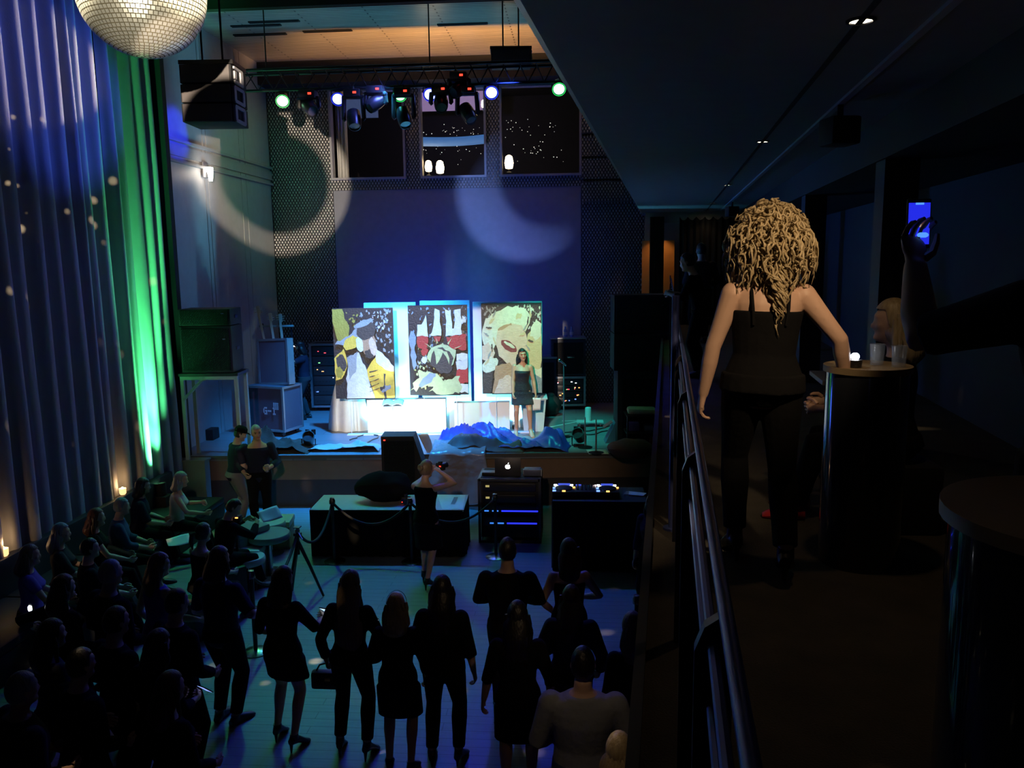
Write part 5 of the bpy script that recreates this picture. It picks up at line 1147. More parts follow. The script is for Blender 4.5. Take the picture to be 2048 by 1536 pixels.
RL = Matrix.Rotation(-.12, 3, 'X'); b = MB(); b.box(RL @ Vector((0, 0, .15)), (.42, .012, .29), R=RL, bev=.004); lid = b.build('lid', M_LAP, t)
b = MB(); pts = []
for k in range(40):
    a_ = 2*PI*k/40; r_ = .040*(1+.06*math.cos(2*a_)-.10*max(0, math.sin(a_))**6-.06*max(0, -math.sin(a_))**8)
    x, z = math.cos(a_)*r_, math.sin(a_)*r_
    dx, dz = x-.048, z-.006; dq = math.hypot(dx, dz)
    if dq < .020: x = .048+dx/dq*.020; x = .048-abs(x-.048)
    pts.append((x, z))
b.prism(pts, -.0085, -.0065, 'Y'); b.prism([(.0, .044), (.004, .058), (.018, .066), (.014, .050)], -.0085, -.0065, 'Y')
for v in b.bm.verts: v.co = RL @ (v.co+Vector((0, 0, .155)))
b.build('glowing_mark', mat('lit_mark', (1, 1, 1), .4, emit=(.95, .97, 1), es=4), lid, False)
dx = P(1064, 955, Y=q.y+.1).x; t = thing('audio_interface', (dx, q.y+.25, hr+.001), 'small blue-edged audio box beside the laptop', 'audio box')
b = MB(); b.box((0, 0, .06), (.27, .20, .10), bev=.008); b.build('box_body', mat('blue_grey_metal', (.14, .16, .24), .4, .5), t)
b = MB(); b.box((.14, -.02, .045), (.03, .05, .11), bev=.006).box((-.14, -.02, .06), (.02, .05, .08), bev=.006); b.build('bracket', mat('pale_bracket', (.4, .45, .6), .4), t)
b = MB(); b.box((-.30, .25, hr+.03), (.24, .16, .05), bev=.008); o = b.build('power_box', M_PLAS, None); o.location = (lx.x, q.y+.0, .001); tag(o, 'flat black power box left of the laptop', 'power box')
# disc jockey desk
a = P(1106, 1142, Z=0); c = P(1292, 1142, Z=0); hz_ = P(1200, 1003, Y=a.y).z
skirted(((a.x+c.x)/2, a.y+.38, 0), 0.0, c.x-a.x, .76, hz_, 'tall black-skirted desk carrying the lit music decks', M_BLACK)
def deck(px, label, glow=True):
    x = P(px, 990, Y=a.y+.3).x; t = thing('media_player', (x, a.y+.33, hz_+.001), label, 'music deck', group='media players')
    b = MB(); b.box((0, 0, .05), (.34, .40, .10), bev=.012); b.build('player_body', M_PLAS, t)
    b = MB(); b.lathe([(.13, .10), (.13, .118), (.11, .122), (0, .122)], (0, -.03, 0), 28); b.build('jog_wheel', M_MET, t)
    b = MB(); b.box((0, .14, .112), (.18, .09, .02), bev=.004); b.build('display', mat('deck_screen', (.02, .03, .1), .3, emit=(.06, .10, .7), es=1.0), t)
    for k, (xx, yy, cl_) in enumerate(((-.13, .15, WH), (-.11, .08, WH), (.11, .15, WH), (.10, .09, WH), (.14, .02, OR), (-.14, -.02, BLU), (-.14, -.16, BLU), (.0, -.18, OR))):
        b = MB(); b.box((xx, yy, .106), (.05, .035, .016), bev=.004); b.build('lit_button', mat('led_%d_%d_%d' % tuple(int(q_*10) for q_ in cl_), (.3, .3, .3), .4, emit=cl_, es=2.5), t)
    return t
deck(1128, 'lit music player at the left end of the deck desk'); deck(1215, 'lit music player at the right end of the deck desk')
x = P(1172, 990, Y=a.y+.3).x; t = thing('mixing_desk', (x, a.y+.33, hz_+.001), 'black mixer with a blue display between the two music players', 'mixer')
b = MB(); b.box((0, 0, .05), (.32, .38, .10), bev=.01); b.build('mixer_body', M_PLAS, t)
b = MB()
for i in range(5):
    for j in range(4): b.tube([(-.12+.06*i, .12-.07*j, .10), (-.12+.06*i, .12-.07*j, .125)], .010, 8)
b.build('knobs', M_MET, t)
b = MB(); b.box((-.11, .16, .104), (.08, .04, .01)); b.build('display', mat('deck_screen', (.02, .03, .1), .3, emit=(.06, .10, .7), es=1.0), t)
b = MB(); b.box((.13, .13, .106), (.04, .05, .012)); b.build('meter_light', mat('meter_light', (1, .5, .5), .4, emit=(1, .75, .7), es=2.5), t)
x = P(1252, 990, Y=a.y+.25).x; tumbler_loc = (x, a.y+.22, hz_+.001)
b = MB(); b.lathe([(.035, 0), (.045, .13), (.041, .13), (.032, .01)], tumbler_loc, 16); tag(b.build('plastic_cup', mat('clear_cup', (.5, .55, .6), .15, alpha=.22), None), 'clear plastic cup on the deck desk beside the white papers', 'cup')
x = P(1276, 985, Y=a.y+.3).x; b = MB(); b.box((x-.04, a.y+.36, hz_+.012), (.30, .16, .02), rot=-.35); tag(b.build('paper_stack', mat('white_paper', (.8, .8, .78), .8), None, False), 'tilted stack of white papers at the right end of the deck desk', 'paper')
# rope posts
def post(px, py, label, h=.98):
    p = P(px, py, Z=0); t = thing('rope_post', p, label, 'rope post'); b = MB(); b.lathe([(.16, 0), (.16, .012), (.12, .03), (.03, .05), (0, .05)], (0, 0, 0), 28); b.build('base', mat('post_chrome', (.30, .34, .34), .25, 1.0), t)
    b = MB(); b.tube([(0, 0, .045), (0, 0, h)], .026, 14); b.build('pole', mat('post_black', (.03, .035, .035), .3, .6), t)
    b = MB(); b.lathe([(.026, h-.08), (.045, h-.07), (.045, h-.02), (.034, h), (.034, h+.02), (0, h+.025)], (0, 0, 0), 18); b.build('cap', mat('post_chrome', (.30, .34, .34), .25, 1.0), t); return p+Vector((0, 0, h-.05))
T1 = post(670, 1123, 'rope post in front of the left half of the pale-topped table'); T2 = post(824, 1124, 'rope post beside the photographer, in front of the table')
T3 = post(992, 1114, 'rope post with a bright base in front of the laptop rack'); T4 = post(512, 1304, 'rope post left of the wavy-haired woman in the mini dress'); T5 = post(1272, 1368, 'rope post at the right, at the foot of the balcony')
T6 = P(602, 1196, Z=0)+Vector((0, 0, .93))
RP = mat('black_rope', (.012, .012, .014), .7)
for a_, c_, lb_ in ((T1, T2, 'sagging black rope along the front of the pale-topped table'), (T2, T3, 'sagging black rope from the photographer to the laptop rack'), (T6, T1, 'black rope from the tripod to the first rope post'), (T4, T6, 'black rope from the near left post to the tripod')):
    b = MB(); b.tube(catenary(a_, c_, .34, 16), .020, 8); tag(b.build('barrier_rope', RP, None), lb_, 'rope')
p = P(602, 1196, Z=0); t = thing('tripod', p, 'black camera tripod standing behind the wavy-haired woman', 'tripod')
for a_ in (-1.9, .2, 2.3): b = MB(); b.tube([(0, 0, .80), (math.cos(a_)*.14, math.sin(a_)*.14, .45), (math.cos(a_)*.30, math.sin(a_)*.30, .01)], [.026, .022, .016], 8); b.build('leg', M_PLAS, t)
b = MB(); b.tube([(0, 0, .62), (0, 0, .92)], .02, 8).box((0, 0, .90), (.10, .07, .04), bev=.01); b.build('centre_column', M_PLAS, t)
b = MB(); b.ball((0, 0, .95), .035, 10, 7).box((0, 0, 1.0), (.09, .09, .018), bev=.006).tube([(0, 0, .94), (.10, -.10, .86)], .010, 6); b.build('head', mat('tripod_head', (.25, .26, .3), .3, .8), t)
# stools and low tables at the edge of the dance floor
def stool(px, py, r, h, label, m, leg=True):
    p = P(px, py, Z=h); t = thing('round_stool', (p.x, p.y, 0), label, 'stool'); b = MB(); b.lathe([(0, h-.09), (r*.95, h-.09), (r, h-.07), (r, h-.02), (r*.95, h), (0, h)], (0, 0, 0), 32); b.build('seat', m, t)
    b = MB(); b.lathe([(.20, 0), (.20, .015), (.04, .04), (.035, h-.09)], (0, 0, 0), 20); b.build('pedestal', M_CHR, t)
PALE = mat('pale_vinyl', (.55, .60, .62), .45); GRN_T = mat('green_grey_top', (.22, .28, .26), .4)
def ottoman(px, py, w, d, h, rz, label, m, m2=None):
    p = P(px, py, Z=h); t = thing('cube_seat', (p.x, p.y, 0), label, 'cube seat', rz); b = MB(); b.box((0, 0, (h-.10)/2), (w-.03, d-.03, h-.10), bev=.02); b.build('base', m2 or m, t); b = MB(); b.box((0, 0, h-.05), (w, d, .10), bev=.03); b.build('cushion', m, t)
ottoman(553, 1036, .50, .46, .46, .15, 'pale cube seat with a rust-coloured side next to the stage front', PALE, mat('rust_vinyl', (.30, .16, .10), .5))
stool(538, 1043, .25, .52, 'round stool with a pale top just before the cube seat', PALE)
stool(537, 1066, .31, .60, 'wider round table with a green-grey top in front of the pale stool', GRN_T)
ottoman(488, 1052, .48, .56, .70, -.5, 'green-lit upright panelled box seat left of the round stools', GRN_T)
stool(208, 1466, .20, .46, 'round pale stool among the dark crowd at the lower left', PALE); stool(44, 1508, .24, .50, 'round stool with a blue-lit top in the bottom left corner', PALE)
ottoman(496, 1094, .42, .34, .48, .1, 'low white-blue box seat behind the sitting woman', PALE)
stool(495, 1113, .24, .46, 'round stool with a blue-lit top, nearest the tripod', PALE)
for (px, py, lb_) in ((437, 1002, 'dark cube seat under the reading man'), (396, 1052, 'dark cube seat under the woman in the halter top'), (172, 1082, 'dark cube seat under the dark-haired man of the second row')):
    p = P(px, py, Z=1.36); b = MB(); b.box((0, 0, .225), (.46, .46, .45), bev=.03); o = b.build('cube_seat', mat('dark_vinyl', (.02, .02, .025), .5), None); o.location = (p.x, p.y, 0); o.rotation_euler = (0, 0, -.7); tag(o, lb_, 'cube seat')
t = thing('banquette', (-6.75, 9.9, 0), 'long dark banquette running along the drapes on the left', 'sofa')
b = MB(); b.box((.10, 0, .17), (.95, 7.3, .34), bev=.02); b.build('base', M_BLACK, t)
for k in range(5): b = MB(); b.box((.12, -2.92+1.46*k, .395), (.92, 1.44, .11), bev=.04); b.build('seat_cushion', mat('dark_vinyl', (.02, .02, .025), .5), t)
b = MB(); b.box((-.40, 0, .60), (.14, 7.3, .62), bev=.04); b.build('backrest', mat('dark_vinyl', (.02, .02, .025), .5), t)
def candle(px, py, X, label, e):
    p = P(px, py, X=X); t = thing('candle', (p.x, p.y, .915), label, 'candle'); s_ = 1.0
    b = MB(); b.lathe([(.035, 0), (.05, .02), (.055, .10), (.05, .10), (.045, .03), (0, .02)], (0, 0, 0), 16); b.build('glass', mat('candle_glass', (1, .75, .45), .3, emit=(1, .6, .25), es=1.6), t)
    b = MB(); b.ball((0, 0, .085), (.022, .022, .040), 10, 8); b.build('flame', mat('candle_flame', (1, .8, .5), .4, emit=(1, .72, .34), es=18), t)
    lamp('candle_light', 'POINT', (p.x+.03, p.y-.02, 1.10), None, e, (1, .6, .28), radius=.03)
candle(246, 990, -7.14, 'bright candle on the banquette back under the green-lit drape', 1.6); candle(9, 1114, -7.14, 'low candle on the banquette back at the left edge', 1.4)
t = thing('light_stand', P(480, 1180, Z=0), 'dark gear stand with small coloured lights beside the near left rope post', 'stand')
b = MB(); b.tube([(0, 0, .02), (0, 0, 1.0)], .02, 8).lathe([(.14, 0), (.14, .015), (0, .02)], (0, 0, 0), 18); b.build('pole', M_MET, t)
b = MB(); b.box((0, 0, 1.03), (.16, .10, .10), bev=.01); b.build('control_box', M_PLAS, t)
for k, (xx, cl_) in enumerate(((-.05, GRN), (.04, OR))): b = MB(); b.box((xx, -.05, 1.06), (.04, .01, .015)); b.build('indicator_light', mat('led_%d_%d_%d' % tuple(int(q_*10) for q_ in cl_), (.3, .3, .3), .4, emit=cl_, es=2.5), t)
# stage left riser box by the men, stage right gear
b = MB(); b.box((-7.0, 14.12, .48), (.56, .20, .96)).box((-7.0, 14.10, .97), (.62, .26, .03)); tag(b.build('riser_step', mat('grey_riser', (.22, .24, .22), .7), None, False), 'grey step block lit green at the left foot of the stage', 'step')
b = MB(); lo = P(405, 880, Z=1.0); b.box((0, 0, .11), (.5, .3, .22), bev=.02); o = b.build('monitor_wedge', M_BLACK, None); o.location = (lo.x, lo.y+.1, 1.0); tag(o, 'black wedge monitor under the steel speaker table', 'loudspeaker')
a, c = PD(1226, 590, 15.1), PD(1338, 590, 15.1); bz = PD(1280, 742, 15.1).z
t = thing('right_speaker_base', ((a.x+c.x)/2, (a.y+c.y)/2+.3, 1.0), 'black riser cabinet under the right speaker stack', 'loudspeaker', YAW); b = MB(); b.box((0, 0, (bz-1)/2), (math.hypot(c.x-a.x, c.y-a.y)*.86, .6, bz-1.0), bev=.01); b.build('cabinet', M_BLACK, t); b = MB(); b.box((0, -.305, (bz-1)/2), (.7, .02, (bz-1)*.8)); b.build('grille', M_GRILLE, t); t.name = 'riser_cabinet'
speaker_stack(((a.x+c.x)/2, (a.y+c.y)/2+.3, bz+.002), YAW, math.hypot(c.x-a.x, c.y-a.y), .6, (.70, a.z-bz-.70), 'tall black speaker stack at the right end of the stage')
q = P(1286, 900, Z=1.0)
t = thing('utility_cart', (q.x, q.y+.1, 1.0), 'cluttered shelf cart at the right end of the stage', 'cart', YAW); zt2 = P(1286, 828, Y=q.y).z-1.0
for k, z in enumerate((.03, zt2*.5, zt2-.015)): b = MB(); b.box((0, 0, z), (.66, .46, .03), bev=.005); b.build('shelf', M_MET, t)
for x in (-.31, .31):
    for y in (-.21, .21): b = MB(); b.tube([(x, y, 0), (x, y, zt2-.03)], .016, 8); b.build('post', M_MET, t)
b = MB(); b.box((0, 0, 0), (.52, .36, .10), bev=.045)
for v in b.bm.verts: v.co.z += .02*noise.noise(v.co*6)
o = b.build('folded_towel', mat('cream_towel', (.75, .62, .50), .9, bump=.5, bscale=80), None); o.location = (q.x-.03, q.y+.1, 1.0+zt2+.052); tag(o, 'folded cream towel on top of the shelf cart', 'towel')
for i, (dx_, k, cl_, sz, lb_, nm, ct) in enumerate(((-.18, 1, (.12, .10, .45), (.22, .2, .14), 'violet box on the middle shelf of the cart', 'storage_box', 'box'), (.10, 1, (.5, .5, .55), (.16, .18, .10), 'pale box on the middle shelf of the cart', 'storage_box', 'box'), (-.12, 0, (.45, .30, .16), (.34, .2, .06), 'tan tray on the bottom shelf of the cart', 'tray', 'tray'), (.20, 0, (.4, .05, .04), (.14, .16, .16), 'red tin on the bottom shelf of the cart', 'tin', 'tin'))):
    b = MB(); b.box((0, 0, sz[2]/2), sz, bev=.012).box((0, 0, sz[2]), (sz[0]*.9, sz[1]*.9, .012)); o = b.build(nm, mat('box_%d' % i, cl_, .6), None); o.location = (q.x+dx_, q.y+.1, 1.0+(.047 if k == 0 else zt2*.5+.017)); tag(o, lb_, ct)
q = P(1232, 885, Z=1.0); t = thing('sloped_case', (q.x, q.y+.1, 1.0), 'teal-lit box with a sloping front left of the shelf cart', 'box', YAW); zq = P(1232, 842, Y=q.y).z-1.0
b = MB(); b.prism([(-.22, 0), (.22, 0), (.22, zq), (-.02, zq)], -.16, .16, 'Y'); b.build('box_body', mat('teal_trunk', (.10, .15, .22), .5), t, False)
b = MB(); b.box((.10, 0, zq+.008), (.24, .30, .014)); b.build('paper_top', mat('white_paper', (.8, .8, .78), .8), t)
b = MB(); b.box((-.16, -.02, zq*.82), (.20, .22, .012), R=Matrix.Rotation(-.6, 3, 'Y')); b.build('red_cloth', mat('red_cloth', (.4, .05, .06), .8), t)
q = P(1178, 852, Z=1.0); t = thing('lit_side_table', (q.x, q.y, 1.0), 'small bright table with a pale cylinder near the dark stands', 'table'); b = MB(); b.box((0.02, 0, .10), (.56, .26, .02)).tube([(-.2, 0, 0), (-.2, 0, .1)], .02, 8).tube([(.24, 0, 0), (.24, 0, .1)], .02, 8); b.build('table_top', PALE, t); b = MB(); b.lathe([(.065, .11), (.065, .38), (.06, .40), (0, .40)], (-.02, 0, 0), 18); b.build('pale_cylinder', M_WHITEP, t)
b = MB(); b.ball((0, 0, .16), (.42, .32, .18), 20, 10)
for v in b.bm.verts: v.co.z = max(0, v.co.z+.06*noise.noise(v.co*4))
o = b.build('cable_heap', mat('dark_red_cover', (.08, .02, .025), .8), None); q = P(1262, 918, Z=1.0); o.location = (q.x, q.y+.12, 1.0); tag(o, 'dark reddish cover heaped in front of the shelf cart', 'cover')
# ------------------------------------------------------------------ balcony rail and furniture
M_RAIL = mat('rail_paint_blue_black', (.09, .12, .34), .4, .5)  # dark metal with its blue reflection put into the colour
t = thing('balcony_rail', MZ(.08, 6.0), 'long blue-lit steel handrail along the balcony edge', 'railing', -MA)
def rl(l, d, z): v = MZ(l, d, z)-MZ(.08, 6.0); return Matrix.Rotation(MA, 3, 'Z') @ v
b = MB(); b.tube([rl(.08, d, 4.05) for d in (.35, 2, 4, 6, 9, 12, 15, 18.4)], .010, 12); b.build('handrail', M_RAIL, t)
for z in (3.965, 3.88): b = MB(); b.tube([rl(.07, d, z) for d in (.35, 6, 12, 18.4)], .008, 8); b.build('lower_rail', M_RAIL, t)
M_PLATE = mat('rail_plate', (.025, .026, .035), .4, .3)
for d in (1.12, 2.12, 3.12, 4.3, 5.5, 6.7, 7.9, 9.1, 10.3, 11.5, 12.7, 13.9, 15.1, 16.3, 17.5):
    b = MB(); pr = [(.065-.035, 3.0), (.065-.035+.07, 3.0), (.065+.035, 3.86), (.055, 3.93), (.04, 3.94), (.03, 3.90)]
    pr = [(.045, 3.0), (.098, 3.0), (.098, 4.005), (.078, 4.005), (.058, 3.99), (.045, 3.955)]
    b.rings([[rl(l, d-.012, z) for l, z in pr], [rl(l, d+.012, z) for l, z in pr]]); b.build('post_plate', M_PLATE, t, False)
b = MB(); b.tube([MZ(.045, 4.5, 3.0), MZ(.045, 4.5, 4.3)], .020, 16); b.tube([MZ(.045, 4.5, 3.0), MZ(.045, 4.5, 3.012)], .05, 16); tag(b.build('steel_column', M_RAIL, None), 'slim blue-black steel post rising just above the balcony rail', 'post')
GLOSS = mat('glossy_table_lacquer', (.03, .035, .05), .12, coat=.8); TANTOP = mat('tan_table_top', (.32, .24, .14), .5)
def drum(l, d, r, h, label):
    p = MZ(l, d, 3.0); t = thing('drum_table', p, label, 'table'); b = MB(); b.lathe([(r*.94, 0), (r*.94, h-.03)], (0, 0, 0), 40); b.build('drum', GLOSS, t); b = MB(); b.lathe([(0, h-.03), (r, h-.03), (r, h), (0, h)], (0, 0, 0), 40); b.build('table_top', TANTOP, t); return p
drum(.835, 1.72, .28, 1.0, 'glossy drum table with a tan top at the lower right, before the large man')
d2 = drum(.95, 4.15, .20, .98, 'glossy drum table right of the curly blonde woman')
p = MZ(.87, 4.05, 3.98); t = thing('tea_light', (p.x, p.y, 3.982), 'bright white light glowing on the drum table by the curly blonde woman', 'lamp')
b = MB(); b.lathe([(.03, 0), (.034, .035), (0, .035)], (0, 0, 0), 14); b.build('holder', M_PLAS, t); b = MB(); b.ball((0, 0, .05), (.020, .02, .018), 12, 8).ball((-.035, 0, .045), (.009, .009, .009), 8, 6); b.build('bulb', mat('torch_white', (1, 1, 1), .3, emit=(.9, .93, 1), es=14), t)
for i, (dl, dd_, lb_) in enumerate(((.06, .02, 'tumbler at the middle of the drum table by the curly blonde woman'), (.14, -.05, 'tumbler at the right of the drum table by the curly blonde woman'))):
    b = MB(); b.lathe([(.03, 0), (.036, .10), (.033, .10), (.027, .01)], (0, 0, 0), 14); o = b.build('tumbler', mat('clear_cup', (.5, .55, .6), .15, alpha=.22), None); o.location = MZ(.93+dl, 4.13+dd_, 3.982); tag(o, lb_, 'glass')
p = MZ(1.24, 5.75, 3.0); t = thing('low_table', p, 'low table with a pale edge in front of the sitting blonde woman', 'table', -MA); b = MB(); b.box((0, 0, .69), (.50, .5, .03), bev=.004); b.build('table_top', mat('pale_edge_top', (.4, .4, .42), .5), t); b = MB(); b.tube([(0, 0, 0), (0, 0, .68)], .03, 10).lathe([(.2, 0), (.2, .02), (0, .02)], (0, 0, 0), 20); b.build('pedestal', M_MET, t)
b = MB(); b.prism([(-.10, -.09), (.12, -.10), (.14, .09), (-.06, .07)], 0, .012, 'Z'); o = b.build('napkin', mat('blue_napkin', (.10, .12, .6), .8), None, False); o.location = MZ(1.29, 5.65, 3.707); tag(o, 'blue napkin on the low table', 'napkin')
p = P(1800, 592, Z=4.28); b = MB(); b.box((0, 0, .19), (.42, .42, .38), bev=.03); o = b.build('padded_seat', mat('dark_vinyl', (.02, .02, .025), .5), None); o.location = (p.x, p.y, 3.0); tag(o, 'dark padded seat under the blonde woman on the balcony', 'seat')
# balcony ceiling: downlights, cable strip, small boxes
for i, d in enumerate(DOWN):
    t = thing('downlight', MZ(.80, d, BALC_Z), ['small warm downlight in the balcony ceiling, nearest and brightest', 'small warm downlight, second along the balcony ceiling', 'small warm downlight, third along the balcony ceiling', 'small warm downlight, fourth along the balcony ceiling', 'small warm downlight at the far end of the balcony ceiling'][i], 'ceiling lamp', group='balcony downlights')
    b = MB(); b.lathe([(.062, 0), (.062, -.008), (.048, -.010), (.046, 0)], (0, 0, 0), 24, cap=False); b.build('trim_ring', M_MET, t)
    b = MB(); b.lathe([(0, -.004), (.046, -.004), (.046, -.002), (0, -.002)], (0, 0, 0), 24); b.build('lens', mat('downlight_glow', (1, .9, .7), .4, emit=(1, .86, .62), es=14), t)
b = MB(); b.rings([[MZ(l, d, z) for l, z in ((1.08, BALC_Z), (1.12, BALC_Z), (1.12, BALC_Z-.02), (1.08, BALC_Z-.02))] for d in (.2, 18.6)]); tag(b.build('cable_trunking', mat('pale_trunking', (.35, .36, .42), .5), None, False), 'straight pale trunking strip along the balcony ceiling', 'trunking')
b = MB(); b.rings([[MZ(l, d, z) for l, z in ((.785, BALC_Z-.001), (.815, BALC_Z-.001), (.815, BALC_Z-.006), (.785, BALC_Z-.006))] for d in (.2, 18.6)]); tag(b.build('ceiling_groove_strip', M_BLACK, None, False), 'dark strip joining the downlights of the balcony ceiling', 'strip')
for i, (px, py, lb_) in enumerate(((1626, 272, 'black box speaker hanging from the balcony ceiling, near'), (1452, 421, 'black box speaker hanging at the far end of the balcony ceiling'))):
    d = 5.9 if i == 0 else 15.5; p = MZ(1.10 if i == 0 else 1.12, d, BALC_Z-.021); t = thing('ceiling_speaker', p, lb_, 'loudspeaker', -MA+.3)
    b = MB(); b.box((0, 0, -.17), (.20, .20, .18), bev=.02); b.build('cabinet', M_BLACK, t); b = MB(); b.tube([(0, 0, -.09), (0, 0, 0)], .02, 8); b.build('bracket', M_MET, t)
# far end of the balcony: scalloped valance and drapes, orange lit doors
def valance(l0, l1, d, zt, zb, label, scal=True, name='black_drape'):
    def f(u, v):
        l = l0+(l1-l0)*u; top = zt-(.07*abs(math.sin(u*PI*7)) if scal else 0); z = top+(zb-top)*v; q_ = MZ(l, d+.03*math.sin(u*60), z); return q_
    b = MB(); b.grid(f, 84, 6); tag(b.build(name, mat('black_velvet', (.006, .006, .007), .95), None, solid=.01), label, 'curtain')
valance(.24, 1.50, ED-.2, 5.38, 3.02, 'wide black drape with a scalloped top closing the far end of the balcony'); valance(-.40, -.09, ED-.2, 5.40, 3.02, 'narrow black drape left of the orange doorway', False)
t = thing('door_panel', MZ(-.22, ED+.55, 3.0), 'orange-lit wooden door beyond the narrow black drape', 'door', -MA); b = MB(); b.box((0, 0, .95), (.74, .05, 1.56+.34), bev=.01); b.build('door_leaf', mat('orange_door_wood', (.60, .26, .07), .5), t); b = MB(); b.tube([(.28, -.04, .95), (.28, -.04, 1.1)], .012, 8); b.build('handle', M_CHR, t)
lamp('doorway_light', 'SPOT', MZ(-.15, ED-.0, 5.2), MZ(-.22, ED+.6, 3.9), 11, (1, .55, .2), 80, .6, .05)
def at_head(px, py, H, base=0.0):
    p = P(px, py, Z=base+H); return Vector((p.x, p.y, base))
# ---- on the stage
HOST = P(1046, 872, Z=1.0)
SEQ = mat('black_sequins', (0.03, 0.03, 0.034), 0.2, 0.5, spec=0.9, bump=1.0, bscale=70)
def paper(name, loc, rz, size, label, tilt=0.2, m=None, cat='paper'):
    b = MB(); R = Matrix.Rotation(rz, 3, 'Z') @ Matrix.Rotation(tilt, 3, 'X')
    b.grid(lambda u, v: Vector(loc) + R @ Vector(((u-.5)*size[0], 0.02*math.sin(u*3+v*2), (v-.5)*size[1])), 6, 6)
    return tag(b.build(name, m or mat('white_paper', (0.8, 0.8, 0.78), 0.8, var=0.03), None, solid=0.004), label, cat)
BH, r = person(HOST, PI+0.16, 'woman in a short black sequin strapless dress standing on stage holding a white paper',
  dict(H=1.68, sex='f', heel=0.09, hands=((-0.27, 0.03, 0.80), (0.20, 0.10, 0.86)), feet=((-0.15, 0.05), (0.13, -0.02)), head=(0.12, 0.02, 0.16), hip=(0.02, 0), curl=0.8, side=-0.05),
  top=SEQ, hem=0.66, neck=.375, hair=('long', 'black'), skin='tan', vox=0.011, shoes=mat('nude_heels', (0.50, 0.30, 0.20), 0.35), face='smile', L=0.40)
h = r.location + Matrix.Rotation(PI+0.16, 3, 'Z') @ (BH.wr[0] + (BH.wr[0]-BH.el[0]).normalized()*0.10)
paper('script_paper', h+Vector((0.01, -0.03, -0.12)), 0.3, (0.16, 0.26), 'white sheet of paper hanging from the hand of the woman on stage', 0.12)
TECH = P(612, 838, Z=1.0)
def headlamp(B, root):
    b = MB(); R = B.HR; k = B.k; b.ball(B.hc+R @ Vector((-.02*k, .105*k, .05*k)), (.018, .012, .014), 10, 7, R)
    b.build('head_torch', mat('head_torch_glow', (0.9, 0.95, 1), 0.3, emit=(0.85, 0.95, 1.0), es=9), root)
    b = MB(); b.lathe([(.088*k, .0), (.092*k, .012), (.088*k, .028)], B.hc+R @ Vector((0, -.004, .045*k)), 20, R, cap=False, sy=1.2); b.build('headband', CHAR, root)
person(TECH, PI/2+0.25, 'stage hand in dark clothes with a head torch working beside the equipment racks',
  dict(H=1.76, sex='m', hands=((-0.16, 0.34, 1.42), (0.18, 0.36, 1.30)), feet=((-0.11, 0.04), (0.12, -0.06)), head=(0.0, 0.25, 0), curl=0.7), top=NAVY, sleeve=0.75, bottom=CHAR, hair=('half', 'black'), skin='tan', L=0.22, extra=headlamp)
# ---- two men in front of the stage
B3 = at_head(447, 866, 1.72)
person((B3.x, 13.3, 0), -0.9, 'man in dark tee, cap and faded jeans leaning in to talk by the stage corner',
  dict(H=1.74, sex='m', lean=0.10, hands=((-0.12, 0.30, 1.06), (0.14, 0.30, 1.04)), head=(-0.3, 0.25, 0), curl=0.8), top=NAVY, sleeve=0.8, bottom=JEAN, hair=('short', 'black'), skin='fair', cap=BLK)
B4 = at_head(492, 862, 1.78)
B, r = person((B4.x, 13.25, 0), PI+0.35, 'man in an open-necked dark shirt and trousers holding a glass by the stage',
  dict(H=1.79, sex='m', hands=((-0.20, 0.34, 1.13), (0.23, 0.12, 1.0)), head=(0.25, 0.12, 0.1), curl=0.8, bulk=1.06), top=NAVY, sleeve=1.8, bottom=BLK, hair=('short', 'grey'), skin='tan', face=True, neck=.45, tophem=-0.14)
def tumbler(loc, label, col=(0.6, 0.65, 0.7)):
    b = MB(); b.lathe([(.026, 0), (.034, .11), (.031, .11), (.024, .008)], loc, 16); return tag(b.build('plastic_cup', mat('clear_cup', col, 0.15, alpha=0.4)), label, 'cup')
h = r.location + Matrix.Rotation(PI+0.35, 3, 'Z') @ (B.wr[0] + (B.wr[0]-B.el[0]).normalized()*0.10)
tumbler(h+Vector((0.0, -0.03, -0.05)), 'clear plastic cup in the hand of the man in the open-necked shirt')
# ---- photographer
PH = P(856, 1168, Z=0.0)
def strapcam(B, root): pass
BP, r = person(PH, -0.28, 'photographer in a black dress with pinned-up hair raising a camera',
  dict(H=1.70, sex='f', heel=0.08, hands=((-0.02, 0.17, 1.60), (0.17, 0.15, 1.60)), elbow=((-0.9, 0.2, -1), (1.2, 0.3, -0.7)), feet=((-0.09, 0.10), (0.08, -0.14)), head=(-0.35, 0.10, 0), curl=0.8), top=BLK, sleeve=0.0, hem=0.52, hair=('bun', 'dblonde'), skin='fair', neck=.46)
h = PH + Matrix.Rotation(-0.28, 3, 'Z') @ Vector((0.115, 0.27, 1.645))
t = thing('photo_camera', h, 'black camera with a red light held up by the photographer', 'camera', -0.6)
b = MB(); b.box((0, 0, 0), (.14, .06, .095), bev=.012).box((0, -.005, .058), (.05, .05, .03), bev=.008); b.build('camera_body', M_BLACK, t)
b = MB(); b.tube([(0, .03, 0), (0, .10, 0), (0, .12, 0)], [.036, .038, .040], 16); b.build('lens', mat('black_plastic', (0.02, 0.02, 0.022), 0.3), t)
b = MB(); b.box((.02, -.033, .01), (.03, .004, .014)); b.build('red_indicator', mat('red_led', (0.8, 0.05, 0.02), 0.4, emit=(1, 0.04, 0.02), es=3), t)
